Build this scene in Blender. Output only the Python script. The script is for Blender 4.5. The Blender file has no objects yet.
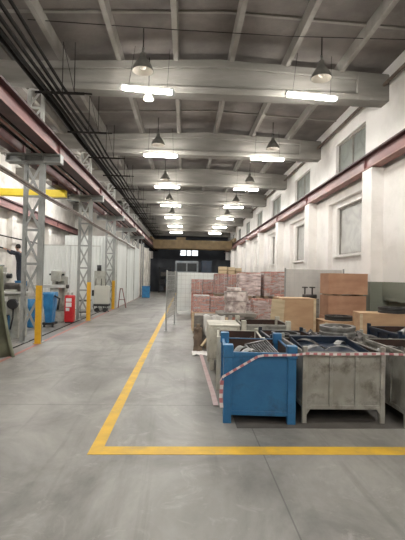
import bpy, bmesh, math, random
from mathutils import Matrix, Vector, Euler, noise
random.seed(7)
PI = math.pi
scene = bpy.context.scene
COL = scene.collection

# ------------------------------------------------------------------ materials
def new_mat(name):
    m = bpy.data.materials.new(name); m.use_nodes = True
    nt = m.node_tree
    return m, nt, nt.nodes['Principled BSDF']

def mat(name, c1, c2=None, rough=.6, metal=0., scale=3., detail=6., bump=0., bscale=None, lo=.35, hi=.65,
        dirt=None, dirt_scale=1.2, dirt_amt=.5, stretch=(1,1,1), spec=.5):
    m, nt, b = new_mat(name)
    b.inputs['Roughness'].default_value = rough
    b.inputs['Metallic'].default_value = metal
    b.inputs['Specular IOR Level'].default_value = spec
    if c2 is None: c2 = tuple(x*.8 for x in c1)
    tc = nt.nodes.new('ShaderNodeTexCoord')
    mp = nt.nodes.new('ShaderNodeMapping'); mp.inputs['Scale'].default_value = stretch
    nt.links.new(tc.outputs['Object'], mp.inputs['Vector'])
    n = nt.nodes.new('ShaderNodeTexNoise'); n.inputs['Scale'].default_value = scale; n.inputs['Detail'].default_value = detail
    nt.links.new(mp.outputs[0], n.inputs['Vector'])
    r = nt.nodes.new('ShaderNodeValToRGB')
    r.color_ramp.elements[0].position = lo; r.color_ramp.elements[1].position = hi
    r.color_ramp.elements[0].color = (*c2, 1); r.color_ramp.elements[1].color = (*c1, 1)
    nt.links.new(n.outputs['Fac'], r.inputs['Fac'])
    out = r.outputs['Color']
    if dirt is not None:
        n2 = nt.nodes.new('ShaderNodeTexNoise'); n2.inputs['Scale'].default_value = dirt_scale; n2.inputs['Detail'].default_value = 8
        n2.inputs['Roughness'].default_value = .7
        nt.links.new(mp.outputs[0], n2.inputs['Vector'])
        r2 = nt.nodes.new('ShaderNodeValToRGB')
        r2.color_ramp.elements[0].position = .5; r2.color_ramp.elements[1].position = .72
        r2.color_ramp.elements[0].color = (0,0,0,1); r2.color_ramp.elements[1].color = (dirt_amt,)*3 + (1,)
        nt.links.new(n2.outputs['Fac'], r2.inputs['Fac'])
        mx = nt.nodes.new('ShaderNodeMix'); mx.data_type = 'RGBA'
        nt.links.new(r2.outputs['Color'], mx.inputs['Factor'])
        nt.links.new(out, mx.inputs['A']); mx.inputs['B'].default_value = (*dirt, 1)
        out = mx.outputs['Result']
    nt.links.new(out, b.inputs['Base Color'])
    if bump:
        nb = nt.nodes.new('ShaderNodeTexNoise'); nb.inputs['Scale'].default_value = bscale or scale*6; nb.inputs['Detail'].default_value = 5
        nt.links.new(mp.outputs[0], nb.inputs['Vector'])
        bp = nt.nodes.new('ShaderNodeBump'); bp.inputs['Strength'].default_value = bump; bp.inputs['Distance'].default_value = .02
        nt.links.new(nb.outputs['Fac'], bp.inputs['Height']); nt.links.new(bp.outputs[0], b.inputs['Normal'])
    return m

def emit(name, col, s):
    m, nt, b = new_mat(name)
    b.inputs['Base Color'].default_value = (*col, 1)
    b.inputs['Emission Color'].default_value = (*col, 1); b.inputs['Emission Strength'].default_value = s
    return m

def film(name, col, alpha, rough=.35):
    m, nt, b = new_mat(name)
    b.inputs['Base Color'].default_value = (*col, 1); b.inputs['Roughness'].default_value = rough
    tc = nt.nodes.new('ShaderNodeTexCoord')
    n = nt.nodes.new('ShaderNodeTexNoise'); n.inputs['Scale'].default_value = 1.6; n.inputs['Detail'].default_value = 5
    mp = nt.nodes.new('ShaderNodeMapping'); mp.inputs['Scale'].default_value = (2.5,2.5,9)
    nt.links.new(tc.outputs['Object'], mp.inputs[0]); nt.links.new(mp.outputs[0], n.inputs['Vector'])
    mr = nt.nodes.new('ShaderNodeMapRange'); mr.inputs['From Min'].default_value = .35; mr.inputs['From Max'].default_value = .65
    mr.inputs['To Min'].default_value = alpha*.45; mr.inputs['To Max'].default_value = min(1, alpha*1.5)
    nt.links.new(n.outputs['Fac'], mr.inputs['Value']); nt.links.new(mr.outputs[0], b.inputs['Alpha'])
    bp = nt.nodes.new('ShaderNodeBump'); bp.inputs['Strength'].default_value = .6; bp.inputs['Distance'].default_value = .03
    n3 = nt.nodes.new('ShaderNodeTexNoise'); n3.inputs['Scale'].default_value = 14
    nt.links.new(tc.outputs['Object'], n3.inputs['Vector'])
    nt.links.new(n3.outputs['Fac'], bp.inputs['Height']); nt.links.new(bp.outputs[0], b.inputs['Normal'])
    return m

def translucent_pane(name, col, t=.5):
    m, nt, b = new_mat(name)
    tc = nt.nodes.new('ShaderNodeTexCoord')
    n = nt.nodes.new('ShaderNodeTexNoise'); n.inputs['Scale'].default_value = 1.6; n.inputs['Detail'].default_value = 7; n.inputs['Distortion'].default_value = 1.5
    nt.links.new(tc.outputs['Object'], n.inputs['Vector'])
    r = nt.nodes.new('ShaderNodeValToRGB')
    r.color_ramp.elements[0].position = .3; r.color_ramp.elements[0].color = (*[x*.72 for x in col], 1)
    r.color_ramp.elements[1].position = .6; r.color_ramp.elements[1].color = (*col, 1)
    nt.links.new(n.outputs['Fac'], r.inputs['Fac']); nt.links.new(r.outputs[0], b.inputs['Base Color'])
    b.inputs['Roughness'].default_value = .5
    tr = nt.nodes.new('ShaderNodeBsdfTranslucent'); nt.links.new(r.outputs[0], tr.inputs['Color'])
    ms = nt.nodes.new('ShaderNodeMixShader'); ms.inputs[0].default_value = t
    out = nt.nodes['Material Output']
    nt.links.new(b.outputs[0], ms.inputs[1]); nt.links.new(tr.outputs[0], ms.inputs[2]); nt.links.new(ms.outputs[0], out.inputs['Surface'])
    return m

M = {}
M['beam'] = mat('painted_concrete_beam', (.27,.255,.23), (.19,.18,.16), rough=.85, scale=1.4, stretch=(.5,1,2.5), bump=.3, bscale=12, dirt=(.16,.14,.12), dirt_scale=1.1, dirt_amt=.5)
M['slab'] = mat('old_ceiling_concrete', (.215,.19,.172), (.135,.119,.107), rough=.9, scale=1.1, bump=.4, bscale=10, dirt=(.08,.07,.06), dirt_scale=.8, dirt_amt=.55)
M['rib'] = mat('slab_rib_concrete', (.32,.30,.27), (.22,.207,.185), rough=.9, scale=2, bump=.2, dirt=(.15,.13,.11), dirt_scale=2, dirt_amt=.4)
M['concrete_dark'] = mat('dark_concrete', (.16,.16,.155), (.1,.1,.1), rough=.9, scale=2)
M['frame_grey'] = mat('grey_window_frame', (.30,.28,.24), (.2,.18,.16), rough=.7)
M['maroon'] = mat('maroon_girder_paint', (.235,.10,.095), (.16,.068,.066), rough=.5, scale=2, stretch=(1,.4,1), dirt=(.06,.035,.03), dirt_scale=2.5, dirt_amt=.6)
M['maroon_dark'] = mat('dark_maroon_flange', (.085,.035,.035), (.05,.022,.022), rough=.6, scale=3)  # rail and top flange paint; left bottom flanges take it as painted shade
M['salmon'] = mat('faded_salmon_flange', (.36,.185,.155), (.24,.115,.10), rough=.6, scale=3)
M['steel_grey'] = mat('grey_painted_steel', (.38,.39,.375), (.26,.27,.26), rough=.5, scale=4, dirt=(.10,.08,.06), dirt_scale=4, dirt_amt=.4)
M['pale_steel'] = mat('pale_grey_steel', (.55,.55,.52), (.42,.42,.40), rough=.5, scale=4)
M['pipe_dark'] = mat('dark_pipe', (.022,.019,.017), (.013,.012,.011), rough=.9, scale=8, spec=.15)
M['pipe_brown'] = mat('brown_pipe', (.17,.13,.10), (.10,.075,.06), rough=.6, scale=8)
M['yellow'] = mat('safety_yellow', (.80,.45,.02), (.62,.33,.015), rough=.55, scale=6, dirt=(.25,.15,.04), dirt_scale=6, dirt_amt=.5)
M['crane_yellow'] = mat('crane_yellow', (.85,.66,.04), (.75,.55,.03), rough=.45)
M['ochre'] = mat('ochre_crane_paint', (.19,.125,.05), (.13,.085,.035), rough=.6)
M['black'] = mat('black_rubber', (.02,.02,.022), (.012,.012,.014), rough=.6)
M['line_yellow'] = mat('yellow_floor_paint', (.72,.44,.03), (.60,.36,.04), rough=.6, scale=5, dirt=(.30,.24,.13), dirt_scale=3, dirt_amt=.6)
M['line_red'] = mat('red_floor_paint', (.42,.13,.11), (.33,.17,.14), rough=.6, scale=8)
M['blue_bin'] = mat('blue_bin_paint', (.03,.175,.37), (.02,.125,.28), rough=.5, scale=3, dirt=(.02,.035,.06), dirt_scale=3, dirt_amt=.7, bump=.1)
M['grey_bin'] = mat('worn_grey_bin_paint', (.38,.37,.335), (.25,.24,.21), rough=.65, scale=3.5, dirt=(.06,.045,.03), dirt_scale=4, dirt_amt=.85, bump=.15)
M['pale_bin'] = mat('pale_bin_paint', (.62,.60,.52), (.45,.43,.36), rough=.65, scale=3, dirt=(.14,.11,.08), dirt_scale=4, dirt_amt=.7)
M['navy'] = mat('dark_blue_paint', (.010,.026,.055), (.006,.015,.032), rough=.5, scale=4, dirt=(.03,.02,.015), dirt_scale=5, dirt_amt=.6)
M['rust'] = mat('rusty_inside', (.07,.035,.025), (.035,.022,.018), rough=.85, scale=5)
M['scrap'] = mat('bare_scrap_steel', (.30,.30,.30), (.13,.125,.12), rough=.45, metal=.7, scale=10)
M['scrap_dark'] = mat('dark_scrap_steel', (.10,.09,.085), (.05,.045,.04), rough=.5, metal=.5, scale=8)
M['ring_steel'] = mat('turned_ring_steel', (.30,.30,.29), (.17,.165,.155), rough=.45, metal=.5, scale=8)
M['ring_black'] = mat('blackened_ring', (.045,.045,.045), (.025,.025,.025), rough=.6, scale=6)
M['ply'] = mat('reddish_plywood', (.56,.33,.21), (.44,.235,.145), rough=.7, scale=2.0, stretch=(1,1,2.5), dirt=(.32,.16,.095), dirt_scale=1.5, dirt_amt=.5)
M['ply_tan'] = mat('tan_plywood', (.60,.40,.24), (.47,.295,.17), rough=.7, scale=2.2, stretch=(.6,1,2), dirt=(.30,.19,.11), dirt_scale=2, dirt_amt=.5)
M['ply_edge'] = mat('pale_timber', (.68,.56,.37), (.52,.41,.26), rough=.75, scale=4, stretch=(.5,1,3))
M['timber'] = mat('weathered_timber', (.36,.27,.18), (.22,.16,.11), rough=.85, scale=5, stretch=(.6,3,3))
M['timber_grey'] = mat('grey_timber', (.27,.25,.22), (.16,.145,.13), rough=.85, scale=5, stretch=(.6,3,3))
M['brick'] = mat('red_brick', (.50,.235,.18), (.36,.15,.115), rough=.8, scale=5)
M['brick_dark'] = mat('dull_red_brick', (.40,.18,.14), (.29,.12,.095), rough=.8, scale=5)
M['film'] = film('stretch_film', (.88,.80,.77), .34)
M['film_light'] = film('thin_film', (.88,.80,.78), .24)
M['film_thick'] = film('thick_stretch_film', (.88,.78,.76), .55)
M['grey_wrap'] = mat('wrinkled_grey_wrap', (.74,.66,.62), (.42,.33,.31), rough=.4, scale=9, lo=.4, hi=.6, bump=.6, bscale=18)
M['white_cloth'] = mat('white_plastic_sheet', (.58,.56,.53), (.42,.40,.37), rough=.5, scale=6, bump=.3)
M['sack'] = mat('brown_sack', (.24,.18,.13), (.13,.095,.07), rough=.9, scale=6, bump=.4)
M['blue_plastic'] = mat('blue_plastic', (.03,.22,.46), (.02,.14,.33), rough=.45, scale=5, bump=.3, bscale=8)
M['red'] = mat('red_enamel', (.62,.025,.03), (.48,.02,.025), rough=.35, scale=4)
M['sticker'] = mat('white_sticker', (.8,.78,.75), (.7,.68,.65), rough=.6)
M['machine'] = mat('machine_grey_paint', (.43,.43,.38), (.30,.30,.27), rough=.5, scale=4, dirt=(.12,.10,.08), dirt_scale=5, dirt_amt=.5)
M['cabinet'] = mat('light_cabinet_paint', (.52,.52,.46), (.45,.45,.40), rough=.5, scale=2)
M['canvas'] = mat('olive_canvas', (.15,.152,.10), (.08,.082,.055), rough=.9, scale=3, bump=.4, bscale=7)
M['canvas_edge'] = mat('pale_olive_edge', (.27,.28,.2), (.19,.2,.14), rough=.85, scale=4)
M['skin'] = mat('skin', (.52,.31,.22), (.46,.27,.19), rough=.5, scale=8)
M['work_navy'] = mat('dark_work_clothes', (.035,.042,.06), (.02,.025,.038), rough=.85, scale=8)
M['hair'] = mat('dark_hair', (.02,.015,.012), (.012,.01,.008), rough=.7, scale=20)
M['alu'] = mat('aluminium', (.6,.6,.6), (.5,.5,.5), rough=.35, metal=.7)
M['bell'] = mat('bell_enamel_outside', (.16,.155,.135), (.10,.097,.085), rough=.6, scale=6)
M['bell_in'] = mat('bell_enamel_inside', (.34,.31,.27), (.28,.26,.22), rough=.4)
M['fixture'] = mat('white_fixture_metal', (.7,.7,.7), (.6,.6,.6), rough=.4)
M['tube'] = emit('lit_tube', (1.0,.975,.92), 26.)
M['bulb'] = emit('lit_bulb', (1.0,.96,.88), 22.)
M['pane_lower'] = translucent_pane('dusty_plastic_pane', (.40,.37,.325), .3)
M['pane_upper'] = translucent_pane('dirty_green_glass', (.36,.37,.33), .45)
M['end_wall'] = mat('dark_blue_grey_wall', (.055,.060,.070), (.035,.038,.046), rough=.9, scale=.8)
M['vehicle'] = mat('pale_cabin_paint', (.24,.26,.28), (.16,.18,.2), rough=.5)
M['glass_dark'] = mat('dark_glass', (.03,.035,.04), (.02,.025,.03), rough=.1)
M['tape_red'] = mat('tape_red', (.55,.22,.24), (.48,.17,.19), rough=.5)
M['tape_white'] = mat('tape_white', (.78,.72,.72), (.68,.6,.6), rough=.5)
M['tape_pink'] = mat('tape_pale_back', (.62,.48,.48), (.55,.38,.38), rough=.5, scale=9)
M['fence_white'] = mat('white_sheet_panel', (.82,.85,.83), (.70,.74,.73), rough=.5, scale=1.5)
M['red_brown'] = mat('red_brown_paint', (.22,.06,.055), (.15,.04,.04), rough=.6)
M['plate'] = mat('dark_floor_tone', (.10,.09,.08), (.07,.062,.055), rough=.7, scale=3)  # dark tone of the flat strip beneath the front bins
M['tube_bay'] = emit('bright_bay_tube', (1.0,.98,.94), 42.)
M['film_strap'] = mat('pale_strap', (.5,.42,.38), (.42,.35,.32), rough=.5)
M['wall_left_block'] = mat('white_block_wall', (.82,.79,.74), (.62,.59,.55), rough=.85, scale=1.2, dirt=(.24,.2,.17), dirt_scale=.8, dirt_amt=.6)

def wall_mat():
    """White-washed wall above a painted grey-green dado (paint edge at 1.65 m)."""
    m, nt, b = new_mat('whitewashed_wall_with_dado'); b.inputs['Roughness'].default_value = .8
    tc = nt.nodes.new('ShaderNodeTexCoord')
    n = nt.nodes.new('ShaderNodeTexNoise'); n.inputs['Scale'].default_value = .9; n.inputs['Detail'].default_value = 9; n.inputs['Roughness'].default_value = .65
    nt.links.new(tc.outputs['Object'], n.inputs['Vector'])
    r = nt.nodes.new('ShaderNodeValToRGB')
    r.color_ramp.elements[0].position = .28; r.color_ramp.elements[0].color = (.74,.71,.67,1)
    r.color_ramp.elements[1].position = .55; r.color_ramp.elements[1].color = (.90,.87,.835,1)
    nt.links.new(n.outputs['Fac'], r.inputs['Fac'])
    sp = nt.nodes.new('ShaderNodeSeparateXYZ'); nt.links.new(tc.outputs['Object'], sp.inputs[0])
    lt = nt.nodes.new('ShaderNodeMath'); lt.operation = 'LESS_THAN'; lt.inputs[1].default_value = 1.65
    nt.links.new(sp.outputs['Z'], lt.inputs[0])
    mx = nt.nodes.new('ShaderNodeMix'); mx.data_type = 'RGBA'
    nt.links.new(lt.outputs[0], mx.inputs['Factor']); nt.links.new(r.outputs[0], mx.inputs['A']); mx.inputs['B'].default_value = (.23,.245,.20,1)
    nt.links.new(mx.outputs['Result'], b.inputs['Base Color'])
    bk = nt.nodes.new('ShaderNodeTexBrick'); bk.inputs['Scale'].default_value = 1; bk.inputs['Brick Width'].default_value = .26; bk.inputs['Row Height'].default_value = .08
    bk.inputs['Mortar Size'].default_value = .008
    cb = nt.nodes.new('ShaderNodeCombineXYZ'); ad = nt.nodes.new('ShaderNodeMath'); ad.operation = 'ADD'
    nt.links.new(sp.outputs['X'], ad.inputs[0]); nt.links.new(sp.outputs['Y'], ad.inputs[1])
    nt.links.new(ad.outputs[0], cb.inputs['X']); nt.links.new(sp.outputs['Z'], cb.inputs['Y']); nt.links.new(cb.outputs[0], bk.inputs['Vector'])
    bp = nt.nodes.new('ShaderNodeBump'); bp.invert = True; bp.inputs['Strength'].default_value = .35; bp.inputs['Distance'].default_value = .006
    nt.links.new(bk.outputs['Fac'], bp.inputs['Height']); nt.links.new(bp.outputs[0], b.inputs['Normal'])
    return m
M['wall'] = wall_mat()

def floor_mat():
    m, nt, b = new_mat('worn_concrete_floor')
    tc = nt.nodes.new('ShaderNodeTexCoord')
    def ns(scale, detail=8, rough=.6, dist=0, st=(1,1,1)):
        mp = nt.nodes.new('ShaderNodeMapping'); mp.inputs['Scale'].default_value = st
        nt.links.new(tc.outputs['Object'], mp.inputs[0])
        n = nt.nodes.new('ShaderNodeTexNoise'); n.inputs['Scale'].default_value = scale; n.inputs['Detail'].default_value = detail
        n.inputs['Roughness'].default_value = rough; n.inputs['Distortion'].default_value = dist
        nt.links.new(mp.outputs[0], n.inputs['Vector']); return n
    a = ns(.9, 10, .65, .6, (1,.7,1))
    r = nt.nodes.new('ShaderNodeValToRGB')
    e = r.color_ramp.elements
    e[0].position = .34; e[0].color = (.128,.121,.110,1); e[1].position = .62; e[1].color = (.285,.273,.252,1)
    nt.links.new(a.outputs['Fac'], r.inputs['Fac'])
    # worn pale patches
    c = ns(2.3, 10, .75, 1.2)
    r2 = nt.nodes.new('ShaderNodeValToRGB'); r2.color_ramp.elements[0].position = .55; r2.color_ramp.elements[0].color = (0,0,0,1)
    r2.color_ramp.elements[1].position = .72; r2.color_ramp.elements[1].color = (.55,)*3+(1,)
    nt.links.new(c.outputs['Fac'], r2.inputs['Fac'])
    mx = nt.nodes.new('ShaderNodeMix'); mx.data_type = 'RGBA'
    nt.links.new(r2.outputs[0], mx.inputs['Factor']); nt.links.new(r.outputs[0], mx.inputs['A']); mx.inputs['B'].default_value = (.43,.41,.38,1)
    # long tyre streaks
    d = ns(1.6, 6, .6, .3, (2.2,.12,1))
    r3 = nt.nodes.new('ShaderNodeValToRGB'); r3.color_ramp.elements[0].position = .56; r3.color_ramp.elements[0].color = (0,0,0,1)
    r3.color_ramp.elements[1].position = .75; r3.color_ramp.elements[1].color = (.72,)*3+(1,)
    nt.links.new(d.outputs['Fac'], r3.inputs['Fac'])
    mx2 = nt.nodes.new('ShaderNodeMix'); mx2.data_type = 'RGBA'
    nt.links.new(r3.outputs[0], mx2.inputs['Factor']); nt.links.new(mx.outputs['Result'], mx2.inputs['A']); mx2.inputs['B'].default_value = (.095,.09,.082,1)
    # slab joints
    sp = nt.nodes.new('ShaderNodeSeparateXYZ'); nt.links.new(tc.outputs['Object'], sp.inputs[0])
    def joint(axis, off, period, w):
        s = nt.nodes.new('ShaderNodeMath'); s.operation = 'SUBTRACT'; s.inputs[1].default_value = off - period/2 - 100*period
        nt.links.new(sp.outputs[axis], s.inputs[0])
        md = nt.nodes.new('ShaderNodeMath'); md.operation = 'MODULO'; md.inputs[1].default_value = period; nt.links.new(s.outputs[0], md.inputs[0])
        s2 = nt.nodes.new('ShaderNodeMath'); s2.operation = 'SUBTRACT'; s2.inputs[1].default_value = period/2; nt.links.new(md.outputs[0], s2.inputs[0])
        ab = nt.nodes.new('ShaderNodeMath'); ab.operation = 'ABSOLUTE'; nt.links.new(s2.outputs[0], ab.inputs[0])
        lt = nt.nodes.new('ShaderNodeMath'); lt.operation = 'LESS_THAN'; lt.inputs[1].default_value = w; nt.links.new(ab.outputs[0], lt.inputs[0])
        return lt
    j1 = joint('X', .79, 30, .006); j2 = joint('Y', 5.35, 5.1, .007)
    mm = nt.nodes.new('ShaderNodeMath'); mm.operation = 'MAXIMUM'; nt.links.new(j1.outputs[0], mm.inputs[0]); nt.links.new(j2.outputs[0], mm.inputs[1])
    m3 = nt.nodes.new('ShaderNodeMath'); m3.operation = 'MULTIPLY'; m3.inputs[1].default_value = .55; nt.links.new(mm.outputs[0], m3.inputs[0])
    mx3 = nt.nodes.new('ShaderNodeMix'); mx3.data_type = 'RGBA'
    nt.links.new(m3.outputs[0], mx3.inputs['Factor']); nt.links.new(mx2.outputs['Result'], mx3.inputs['A']); mx3.inputs['B'].default_value = (.04,.037,.033,1)
    nt.links.new(mx3.outputs['Result'], b.inputs['Base Color'])
    rr = nt.nodes.new('ShaderNodeMapRange'); rr.inputs['To Min'].default_value = .36; rr.inputs['To Max'].default_value = .62
    nt.links.new(c.outputs['Fac'], rr.inputs['Value']); nt.links.new(rr.outputs[0], b.inputs['Roughness'])
    bp = nt.nodes.new('ShaderNodeBump'); bp.inputs['Strength'].default_value = .12; bp.inputs['Distance'].default_value = .01
    n4 = ns(14, 6); nt.links.new(n4.outputs['Fac'], bp.inputs['Height']); nt.links.new(bp.outputs[0], b.inputs['Normal'])
    return m
M['floor'] = floor_mat()

def corrugated_mat():
    m, nt, b = new_mat('pale_corrugated_sheet'); b.inputs['Roughness'].default_value = .45
    tc = nt.nodes.new('ShaderNodeTexCoord')
    n = nt.nodes.new('ShaderNodeTexNoise'); n.inputs['Scale'].default_value = 1.2; n.inputs['Detail'].default_value = 5
    mp = nt.nodes.new('ShaderNodeMapping'); mp.inputs['Scale'].default_value = (1,1,.3)
    nt.links.new(tc.outputs['Object'], mp.inputs[0]); nt.links.new(mp.outputs[0], n.inputs['Vector'])
    r = nt.nodes.new('ShaderNodeValToRGB'); r.color_ramp.elements[0].position = .3; r.color_ramp.elements[1].position = .7
    r.color_ramp.elements[0].color = (.60,.62,.60,1); r.color_ramp.elements[1].color = (.76,.78,.76,1)
    nt.links.new(n.outputs['Fac'], r.inputs['Fac']); nt.links.new(r.outputs[0], b.inputs['Base Color'])
    return m
M['corr'] = corrugated_mat()

# ------------------------------------------------------------------ mesh builder
class MB:
    def __init__(s): s.v = []; s.f = []; s.mi = []
    def add(s, vs, fs, mi=0):
        o = len(s.v); s.v += [tuple(v) for v in vs]
        for f in fs: s.f.append([i+o for i in f]); s.mi.append(mi)
        return s
    def box(s, x0, x1, y0, y1, z0, z1, mi=0, m=None):
        vs = [Vector(p) for p in ((x0,y0,z0),(x1,y0,z0),(x1,y1,z0),(x0,y1,z0),(x0,y0,z1),(x1,y0,z1),(x1,y1,z1),(x0,y1,z1))]
        if m is not None: vs = [m @ v for v in vs]
        return s.add(vs, [(0,3,2,1),(4,5,6,7),(0,1,5,4),(1,2,6,5),(2,3,7,6),(3,0,4,7)], mi)
    def cbox(s, cx, cy, cz, sx, sy, sz, mi=0, m=None):
        return s.box(cx-sx/2, cx+sx/2, cy-sy/2, cy+sy/2, cz-sz/2, cz+sz/2, mi, m)
    def bar(s, a, b, w, h=None, mi=0, up=(0,0,1)):
        """rectangular bar between two points"""
        a = Vector(a); b = Vector(b); h = h or w; d = (b-a).normalized(); u = Vector(up)
        if abs(d.dot(u)) > .98: u = Vector((0,1,0))
        sd = d.cross(u).normalized(); u2 = sd.cross(d).normalized()
        vs = []
        for p in (a, b):
            for i, j in ((-1,-1),(1,-1),(1,1),(-1,1)): vs.append(p + sd*i*w/2 + u2*j*h/2)
        return s.add(vs, [(0,1,2,3),(7,6,5,4),(0,4,5,1),(1,5,6,2),(2,6,7,3),(3,7,4,0)], mi)
    def tube(s, pts, r, n=8, mi=0, cap=True):
        pts = [Vector(p) for p in pts]; rs = r if isinstance(r, (list,tuple)) else [r]*len(pts)
        o = len(s.v); vs = []; prev = None
        for i, p in enumerate(pts):
            d = (pts[min(i+1,len(pts)-1)] - pts[max(i-1,0)]).normalized()
            u = prev if prev is not None and abs(d.dot(prev)) < .95 else (Vector((0,0,1)) if abs(d.z) < .9 else Vector((1,0,0)))
            sd = d.cross(u).normalized(); u2 = sd.cross(d).normalized(); prev = u2
            for k in range(n):
                a = 2*PI*k/n; vs.append(p + (sd*math.cos(a) + u2*math.sin(a))*rs[i])
        fs = []
        for i in range(len(pts)-1):
            for k in range(n):
                k2 = (k+1) % n; fs.append((i*n+k, i*n+k2, (i+1)*n+k2, (i+1)*n+k))
        if cap: fs.append(tuple(range(n))[::-1]); fs.append(tuple((len(pts)-1)*n+k for k in range(n)))
        return s.add(vs, fs, mi)
    def lathe(s, prof, n=24, c=(0,0,0), mi=0, m=None, closed=False):
        """profile of (r,z); closed joins last to first (ring)"""
        vs = []; c = Vector(c)
        for (r, z) in prof:
            for k in range(n):
                a = 2*PI*k/n; p = Vector((r*math.cos(a), r*math.sin(a), z))
                if m is not None: p = m @ p
                vs.append(p + c)
        L = len(prof); fs = []
        for i in range(L if closed else L-1):
            j = (i+1) % L
            for k in range(n):
                k2 = (k+1) % n; fs.append((i*n+k, i*n+k2, j*n+k2, j*n+k))
        return s.add(vs, fs, mi)
    def prism(s, poly, y0, y1, mi=0, axis='y'):
        """polygon in xz extruded along y (or yz along x)"""
        n = len(poly)
        if axis == 'y': vs = [(x,y0,z) for x,z in poly] + [(x,y1,z) for x,z in poly]
        elif axis == 'x': vs = [(y0,x,z) for x,z in poly] + [(y1,x,z) for x,z in poly]
        else: vs = [(x,z,y0) for x,z in poly] + [(x,z,y1) for x,z in poly]
        fs = [tuple(range(n)), tuple(range(2*n-1, n-1, -1))] + [(i, i+n, (i+1)%n+n, (i+1)%n) for i in range(n)]
        return s.add(vs, fs, mi)
    def build(s, name, mats, parent=None, bevel=0, smooth=False):
        me = bpy.data.meshes.new(name); me.from_pydata(s.v, [], s.f)
        if not isinstance(mats, (list,tuple)): mats = [mats]
        for k in mats: me.materials.append(M[k] if isinstance(k, str) else k)
        for p, i in zip(me.polygons, s.mi): p.material_index = i
        bm = bmesh.new(); bm.from_mesh(me); bmesh.ops.recalc_face_normals(bm, faces=bm.faces); bm.to_mesh(me); bm.free()
        if smooth:
            me.polygons.foreach_set('use_smooth', [True]*len(me.polygons))
        me.update()
        o = bpy.data.objects.new(name, me); COL.objects.link(o)
        if parent is not None: o.parent = parent
        if bevel:
            b = o.modifiers.new('bevel', 'BEVEL'); b.width = bevel; b.segments = 2; b.limit_method = 'ANGLE'
        if smooth:
            pass
        return o

def tag(o, label, cat, group=None, kind=None):
    o['label'] = label; o['category'] = cat
    if group: o['group'] = group
    if kind: o['kind'] = kind
    return o
def thing(name, label, cat, loc=(0,0,0), rz=0, group=None):
    o = bpy.data.objects.new(name, None); COL.objects.link(o); o.location = loc; o.rotation_euler = (0,0,rz)
    o.empty_display_size = .2
    return tag(o, label, cat, group)
def struct(o): o['kind'] = 'structure'; return o
def kids(o): return [c for c in COL.objects if c.parent == o]
def dup(root, loc, rz=0, label=None, group=None):
    r = root.copy(); COL.objects.link(r); r.location = loc; r.rotation_euler = (0,0,rz)
    if label: r['label'] = label
    if group: r['group'] = group
    for ch in kids(root):
        c = ch.copy(); COL.objects.link(c); c.parent = r
        for g in kids(ch):
            d = g.copy(); COL.objects.link(d); d.parent = c
    return r

# ------------------------------------------------------------------ key dimensions
BAY = 5.1; Y1 = 10.1
YB, YE = -6.5, 48.0                    # hall ends
XW = 5.03; XP = 4.58                   # right wall plane, pilaster face
XL = -8.4                              # far left wall
XA = .75                               # ridge
bays = [Y1 + BAY*k for k in range(-3, 8)]

# ------------------------------------------------------------------ setting
struct(MB().box(XL-.4, XW+.5, YB-.3, YE+.3, -.2, 0).build('floor', 'floor'))

def roof_z(x):
    if x >= -3.75: return 7.28 - abs(x-XA)*.045
    return 7.16 - abs(x+6.1)*.045
mb = MB()
xs = [XL-.4, -6.1, -3.75, -3.75, XA, XW+.4]
poly = [(XL-.4, roof_z(XL)), (-6.1, 7.16), (-3.75, roof_z(-3.75)), (XA, 7.28), (XW+.4, roof_z(XW+.4)), (XW+.4, 7.9), (XL-.4, 7.9)]
mb.prism(poly, YB-.3, YE+.3)
rib_x = [-3.10+1.385*k for k in range(7)] + [-4.6, -6.1, -7.6]
for x in rib_x:
    z = roof_z(x)
    mb.prism([(x-.055, z-.24), (x+.055, z-.24), (x+.085, z+.05), (x-.085, z+.05)], YB, YE, 1)
for b in bays[:-1]:
    for t in (1.7, 3.4):
        y = b+t
        for (xa, xb) in ((-3.75, XA), (XA, XW+.2), (XL-.2, -6.1), (-6.1, -3.75)):
            za, zb = roof_z(xa), roof_z(xb)
            mb.add([(xa,y-.035,za-.035),(xb,y-.035,zb-.035),(xb,y+.035,zb-.035),(xa,y+.035,za-.035),
                    (xa,y-.035,za+.05),(xb,y-.035,zb+.05),(xb,y+.035,zb+.05),(xa,y+.035,za+.05)],
                   [(0,3,2,1),(4,5,6,7),(0,1,5,4),(1,2,6,5),(2,3,7,6),(3,0,4,7)], 1)
struct(mb.build('ceiling', ['slab', 'rib']))

# roof beams, one per bay
for i, y in enumerate(bays):
    mb = MB()
    xl, xr, zb = -3.78, XW+.1, 6.20
    top = lambda x: roof_z(x) - .22
    mb.prism([(xl, zb), (xr, zb), (xr, zb+.17), (xl, zb+.17)], y-.20, y+.20)                   # bottom flange
    mb.prism([(xl, zb+.1), (xr, zb+.1), (xr, top(xr)), (XA, top(XA)), (xl, top(xl))], y-.10, y+.10)
    mb.prism([(xl, top(xl)-.17), (XA, top(XA)-.17), (xr, top(xr)-.17), (xr, top(xr)+.02), (XA, top(XA)+.02), (xl, top(xl)+.02)], y-.18, y+.18)
    mb.box(xr-.9, xr+.02, y-.208, y+.208, zb-.008, top(xr)-.008)                                                # solid end block
    # side-bay continuation
    mb.prism([(XL, zb+.12), (xl, zb+.12), (xl, top(-3.79)), (-6.1, 6.94), (XL, 6.85)], y-.14, y+.14)
    struct(mb.build('trim_%d' % (i+1), 'beam', bevel=.015))

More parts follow.
